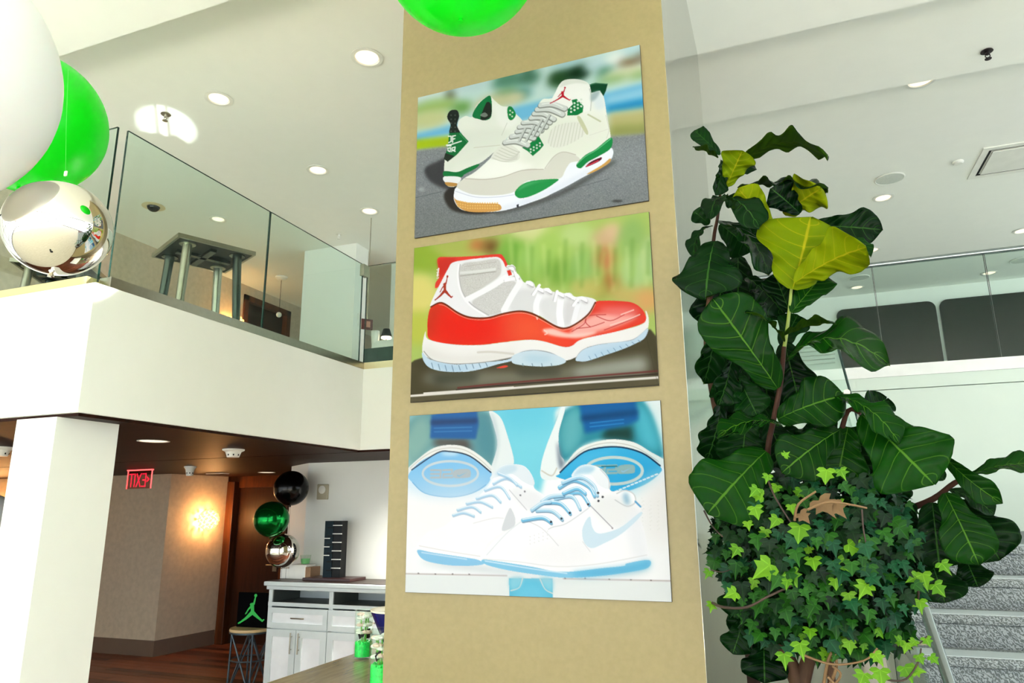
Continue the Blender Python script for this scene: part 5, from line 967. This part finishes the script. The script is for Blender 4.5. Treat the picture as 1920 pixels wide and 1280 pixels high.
def stem(pts, r0, r1, m, name='stem', par=fig, base=TB):
    P = [p-base for p in T3(pts)]; n = len(P); sm = []
    for i in range(n-1):
        q = [P[max(i-1, 0)], P[i], P[i+1], P[min(i+2, n-1)]]
        for j in range(4):
            t = j/4; sm.append(.5*((2*q[1])+(-q[0]+q[2])*t+(2*q[0]-5*q[1]+4*q[2]-q[3])*t*t+(-q[0]+3*q[1]-3*q[2]+q[3])*t**3))
    sm.append(P[-1]); k = len(sm)
    return MB().tube(sm, [r0+(r1-r0)*i/(k-1) for i in range(k)], 10).build(name, m, par, True)
stem([(1440, 905, .1), (1440, 840, 0), (1452, 780, 0), (1464, 715, 0), (1470, 650, 0)], .012, .009, brown_node)
stem([(1470, 655, 0), (1478, 600, 0), (1484, 540, -.03), (1490, 500, -.04)], .008, .005, gstem)
stem([(1330, 560, .08), (1338, 450, .06), (1345, 410, .06), (1352, 350, .06), (1358, 300, .05)], .009, .005, brown_node); stem([(1420, 1000, .2), (1350, 800, .2), (1325, 650, .14), (1332, 545, .08)], .016, .012, bark)
stem([(1600, 1000, .15), (1690, 960, .08), (1750, 935, .04), (1790, 905, .02), (1820, 893, -.02)], .014, .008, brown_node); stem([(1520, 950, .1), (1570, 830, 0), (1590, 770, -.04), (1614, 775, -.06)], .013, .007, brown_node)
# forked trunk going down into the planter
tr0 = MB().tube([(0, 0, .40), (.01, -.01, .8), at(1500, 1285, 'Y', D(0))-TB, at(1478, 1235, 'Y', D(.0))-TB, at(1450, 1150, 'Y', D(.06))-TB, at(1438, 1000, 'Y', D(.12))-TB, at(1440, 900, 'Y', D(.1))-TB], [.045, .04, .034, .026, .022, .02, .016], 12).build('trunk', bark, fig, True)
MB().tube([at(1500, 1290, 'Y', D(0))-TB, at(1516, 1235, 'Y', D(-.01))-TB, at(1520, 1150, 'Y', D(.1))-TB, at(1560, 1040, 'Y', D(.16))-TB, at(1605, 995, 'Y', D(.16))-TB], [.03, .024, .02, .018, .014], 12).build('trunk', bark, fig, True)
pl = thing('planter_pot', 'tall grey planter holding the fig and the ivy below the frame', 'pot', TB)
MB().lathe([(.001, 0), (.20, 0), (.23, .02), (.25, .46), (.265, .47), (.265, .52), (.235, .52), (.23, .46), (.001, .44)], 36).build('pot', mat('planter_grey', (120, 122, 118), .5), pl, True)
MB().lathe([(.001, .445), (.228, .458)], 30).build('soil', mat('dark_soil', (50, 36, 26), .95, nscale=40, var=.3), pl)
# ------------------------------------------------------------------ ivy
ivy = thing('ivy_plant', 'dense trailing ivy with small lobed leaves hanging below the fig leaves', 'plant', TB)
def ivy_mat(name, dark, light, rough=.35):
    k = NT(name); uv = k.t.nodes.new('ShaderNodeUVMap'); sp = k.t.nodes.new('ShaderNodeSeparateXYZ'); k.l(uv.outputs[0], sp.inputs[0])
    rad = k.math('SQRT', k.math('ADD', k.math('MULTIPLY', sp.outputs[0], sp.outputs[0]), k.math('MULTIPLY', sp.outputs[1], sp.outputs[1])))
    an = k.math('ARCTAN2', sp.outputs[0], sp.outputs[1]); w = k.math('ABSOLUTE', k.math('SINE', k.math('MULTIPLY', an, 2.5)))
    v = k.math('MULTIPLY', k.math('GREATER_THAN', .10, k.math('MULTIPLY', w, k.math('ADD', rad, .15))), .45)
    oi = k.t.nodes.new('ShaderNodeObjectInfo')
    f = k.math('ADD', k.math('MULTIPLY', oi.outputs['Random'], .7), k.math('MULTIPLY', k.noise(k.coord('Object'), 30, 2), .3))
    c = k.mix(v, k.ramp(f, [(.1, srgb(dark)), (.9, srgb(light))]), srgb(tuple(min(255, int(x*1.15+14)) for x in light)))
    k.l(c, k.b.inputs['Base Color']); k.b.inputs['Roughness'].default_value = rough; k.b.inputs['Specular IOR Level'].default_value = .15
    tr = k.t.nodes.new('ShaderNodeBsdfTranslucent'); k.l(c, tr.inputs[0]); mx = k.t.nodes.new('ShaderNodeMixShader'); mx.inputs[0].default_value = .25; k.l(k.b.outputs[0], mx.inputs[1]); k.l(tr.outputs[0], mx.inputs[2]); k.l(mx.outputs[0], k.out.inputs[0])
    return k.m
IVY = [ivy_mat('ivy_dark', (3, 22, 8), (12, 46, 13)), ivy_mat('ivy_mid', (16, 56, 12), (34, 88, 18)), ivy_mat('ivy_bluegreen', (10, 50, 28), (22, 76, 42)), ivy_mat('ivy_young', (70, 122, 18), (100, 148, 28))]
def ivy_leaf_mesh(v):
    lob = [(0, .0), (-.20, -.14), (-.46, -.10), (-.62, .10), (-.36, .26), (-.60, .50), (-.26, .58), (-.14, .78), (0, 1.12), (.14, .78), (.26, .58), (.60, .50), (.36, .26), (.62, .10), (.46, -.10), (.20, -.14)]
    rnd = random.Random(v); vs = [Vector((0, .28, .0))]
    for x, y in lob: vs.append(Vector((x*(1+rnd.uniform(-.1, .1)), y*(1+rnd.uniform(-.08, .08)), .16*abs(x) - .22*max(0, y-.45)**1.5 + rnd.uniform(-.03, .03))))
    n = len(lob); vm = [vs[0]*.5 + p*.5 + Vector((0, 0, .02)) for p in vs[1:]]; V = vs + vm
    fs = [(0, n+1+i, n+1+(i+1) % n) for i in range(n)] + [(n+1+i, 1+i, 1+(i+1) % n, n+1+(i+1) % n) for i in range(n)]
    return V, fs
ivy_me = []
for v in range(3):
    V, fs = ivy_leaf_mesh(v)
    for mi, mm in enumerate(IVY):
        me = bpy.data.meshes.new('ivy_leaf'); me.from_pydata([tuple(p) for p in V], [], fs); me.materials.append(mm); me.polygons.foreach_set('use_smooth', [True]*len(fs))
        ul = me.uv_layers.new(name='UVMap'); li = np.empty(len(me.loops), np.int32); me.loops.foreach_get('vertex_index', li); ul.data.foreach_set('uv', np.array([(p.x, p.y-.05) for p in V], np.float32)[li].ravel()); ivy_me.append(me)
rnd = random.Random(21)
def ivy_frame(p, nrm, down, size, mi):
    """4x4 that lays an ivy leaf at p with its tip along `down` and its face along nrm"""
    n = nrm.normalized(); y = (down - n*down.dot(n)).normalized(); x = y.cross(n)
    Mx = Matrix((x, y, n)).transposed().to_4x4(); Mx = Mx @ Matrix.Scale(size, 4); Mx.translation = p - TB; return Mx
def inside(x, y):
    e = ((x-1545)/192)**2 + ((y-1046)/176)**2 < 1
    e2 = ((x-1420)/84)**2 + ((y-1010)/125)**2 < 1; e3 = ((x-1560)/130)**2 + ((y-925)/66)**2 < 1; e4 = ((x-1470)/84)**2 + ((y-1135)/76)**2 < 1; e5 = ((x-1615)/92)**2 + ((y-1165)/62)**2 < 1
    return e or e2 or e3 or e4 or e5
ctr = (1545, 1062); front = []; tries = 0
while len(front) < 262 and tries < 20000:
    tries += 1; x, y = rnd.uniform(1330, 1745), rnd.uniform(868, 1275)
    if not inside(x, y): continue
    if any((x-a)**2+(y-b)**2 < 15**2 for a, b, _ in front): continue
    q = min(1, math.hypot((x-ctr[0])/215, (y-ctr[1])/205)); d = -.34*math.sqrt(max(0, 1-q*q)) + .03 + rnd.uniform(-.02, .07)
    front.append((x, y, d))
def place_leaf(x, y, d, size, mi, face=None, dn=None):
    p = at(x, y, 'Y', D(d)); c = (CAM-p).normalized()
    n = face or (c + CR*((x-ctr[0])/300 + rnd.uniform(-.5, .5)) + UPV*rnd.uniform(-.1, .75))
    dwn = dn or (-UPV + CR*((x-ctr[0])/260*.7 + rnd.uniform(-.7, .7)) + c*.2)
    o = bpy.data.objects.new('leaf', ivy_me[rnd.randrange(3)*4+mi]); COL.objects.link(o); o.parent = ivy; o.matrix_local = ivy_frame(p, n, dwn, size, mi)
for i, (x, y, d) in enumerate(front):
    w = (3, 4, 2, .35); 
    if x < 1480 and y < 1230: w = (3, 4, 1, 1.1)
    if x > 1560: w = (3, 3, 4, .35)
    if y > 1170: w = (1, 3, 2, 1.6)
    mi = rnd.choices(range(4), w)[0]; place_leaf(x, y, d, rnd.uniform(.030, .056)*(1.0 if mi < 3 else .85), mi)
for (x, y, s, dx, dy) in ((1445, 1058, .075, -.6, -.3), (1480, 1070, .055, .4, -1), (1500, 985, .06, -.2, -1), (1330, 1070, .032, -.6, -1), (1335, 1130, .034, -.3, -1), (1380, 1110, .045, -.5, -.2), (1500, 1205, .05, .2, -1), (1470, 1225, .045, 0, -1), (1590, 1020, .055, .8, -.6), (1625, 1095, .05, -.4, -.6), (1570, 1050, .05, .7, -.8), (1720, 1080, .04, -1, -.4), (1730, 1075, .05, .2, -1), (1752, 1095, .045, .6, -.9), (1765, 1055, .04, .6, -1), (1724, 1125, .04, .1, -1), (1735, 1195, .030, .3, -1), (1716, 1200, .028, -.6, -.6), (1700, 1205, .034, -.3, -.8), (1690, 1200, .032, -1, 0), (1695, 1250, .05, .3, -1), (1710, 1255, .04, .8, -.2), (1650, 1255, .05, .0, -1), (1620, 1262, .045, -.5, -1), (1640, 1225, .04, .4, -1), (1420, 915, .04, -.7, -.7), (1440, 890, .03, -.3, -.9), (1470, 855, .025, .4, .3), (1550, 880, .05, -.2, -1), (1575, 880, .036, .4, -1), (1415, 950, .045, .2, -1), (1430, 930, .04, -.9, .2), (1745, 1230, .03, .5, -.8), (1722, 1228, .03, .4, -.9)):
    p = at(x, y, 'Y', D(-.28)); c = (CAM-p).normalized(); place_leaf(x, y, (-.12 if x < 1360 else -.28) if x < 1680 else -.16, s, 3, c + UPV*.3 + CR*rnd.uniform(-.3, .3), CR*dx + UPV*dy)
# inner leaves, too many to count
mb_v, mb_f, mb_m = [], [], []
for i in range(2000):
    while True:
        x, y = rnd.uniform(1335, 1740), rnd.uniform(875, 1270)
        if inside(x, y): break
    q = min(1, math.hypot((x-ctr[0])/215, (y-ctr[1])/205)); d = -.25*math.sqrt(max(0, 1-q*q)) + .05 + rnd.random()*.30
    p = at(x, y, 'Y', D(d)); V, fs = ivy_leaf_mesh(i); Mx = ivy_frame(p, Vector((rnd.uniform(-1, 1), rnd.uniform(-1.3, .3), rnd.uniform(-.2, 1))), Vector((rnd.uniform(-1, 1), rnd.uniform(-.5, .5), -1)), rnd.uniform(.034, .058), 0)
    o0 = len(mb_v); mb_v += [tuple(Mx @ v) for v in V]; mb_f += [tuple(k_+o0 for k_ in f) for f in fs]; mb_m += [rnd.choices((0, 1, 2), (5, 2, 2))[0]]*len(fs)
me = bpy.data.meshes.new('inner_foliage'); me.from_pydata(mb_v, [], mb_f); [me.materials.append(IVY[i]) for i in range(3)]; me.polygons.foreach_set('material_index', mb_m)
me.uv_layers.new(name='UVMap'); o = bpy.data.objects.new('inner_foliage', me); COL.objects.link(o); o.parent = ivy; o['kind'] = 'stuff'
tan_stem = mat('dry_tan_vine', (112, 84, 52), .6); brown_vine = mat('brown_vine', (52, 33, 23), .6)
for pts, r, mm in (([(1490, 975, -.30), (1497, 945, -.33), (1530, 921, -.34)], .0045, tan_stem), ([(1515, 955, -.33), (1550, 941, -.35), (1590, 945, -.34), (1625, 952, -.30)], .0045, tan_stem), ([(1616, 955, -.28), (1620, 1000, -.29), (1632, 1050, -.28)], .003, brown_vine), ([(1334, 1068, -.12), (1356, 1072, -.13), (1385, 1060, -.16)], .0025, brown_vine), ([(1336, 1130, -.12), (1357, 1138, -.2), (1400, 1138, -.26), (1440, 1118, -.28), (1490, 1095, -.27)], .005, brown_vine), ([(1320, 957, -.05), (1335, 985, -.08), (1355, 1006, -.14)], .0035, brown_vine), ([(1500, 1225, -.2), (1560, 1245, -.22), (1620, 1238, -.2), (1645, 1215, -.2)], .004, tan_stem), ([(1640, 1265, -.2), (1670, 1275, -.2), (1700, 1272, -.18), (1722, 1240, -.16), (1727, 1215, -.16)], .0035, brown_vine), ([(1680, 1208, -.16), (1700, 1212, -.16), (1725, 1205, -.16), (1738, 1192, -.16)], .003, brown_vine), ([(1545, 1280, -.15), (1552, 1240, -.18), (1560, 1222, -.2)], .006, tan_stem), ([(1556, 1285, -.15), (1568, 1250, -.18), (1566, 1225, -.2)], .006, tan_stem), ([(1552, 1268, -.17), (1566, 1280, -.17), (1576, 1262, -.18), (1560, 1248, -.19)], .005, tan_stem), ([(1720, 1135, -.1), (1722, 1110, -.14), (1716, 1080, -.16)], .004, brown_vine), ([(1440, 900, -.2), (1455, 935, -.24), (1490, 990, -.26)], .0035, brown_vine)):
    stem(pts, r, r*.7, mm, 'vine', ivy)
# dry papery leaves caught in the ivy
dry = mat('dry_leaf_tan', (100, 76, 46), .8)
for x, y, s in ((1535, 938, .07), (1562, 946, .055), (1500, 962, .045)):
    p = at(x, y, 'Y', D(-.30)); V, fs = ivy_leaf_mesh(x); mb = MB(); Mx = ivy_frame(p, (CAM-p).normalized()+UPV*.6, -UPV+CR*.6, s, 0); mb.add([Mx @ v for v in V], fs); mb.build('dry_leaf', dry, ivy, True)
# ivy's own woody stems down to the soil
MB().tube([(.06, .02, .44), (.08, -.02, .9), at(1560, 1285, 'Y', D(-.02))-TB, at(1552, 1180, 'Y', D(.02))-TB, at(1545, 1060, 'Y', D(.05))-TB], [.02, .018, .014, .010, .006], 8).build('stem', bark, ivy, True)
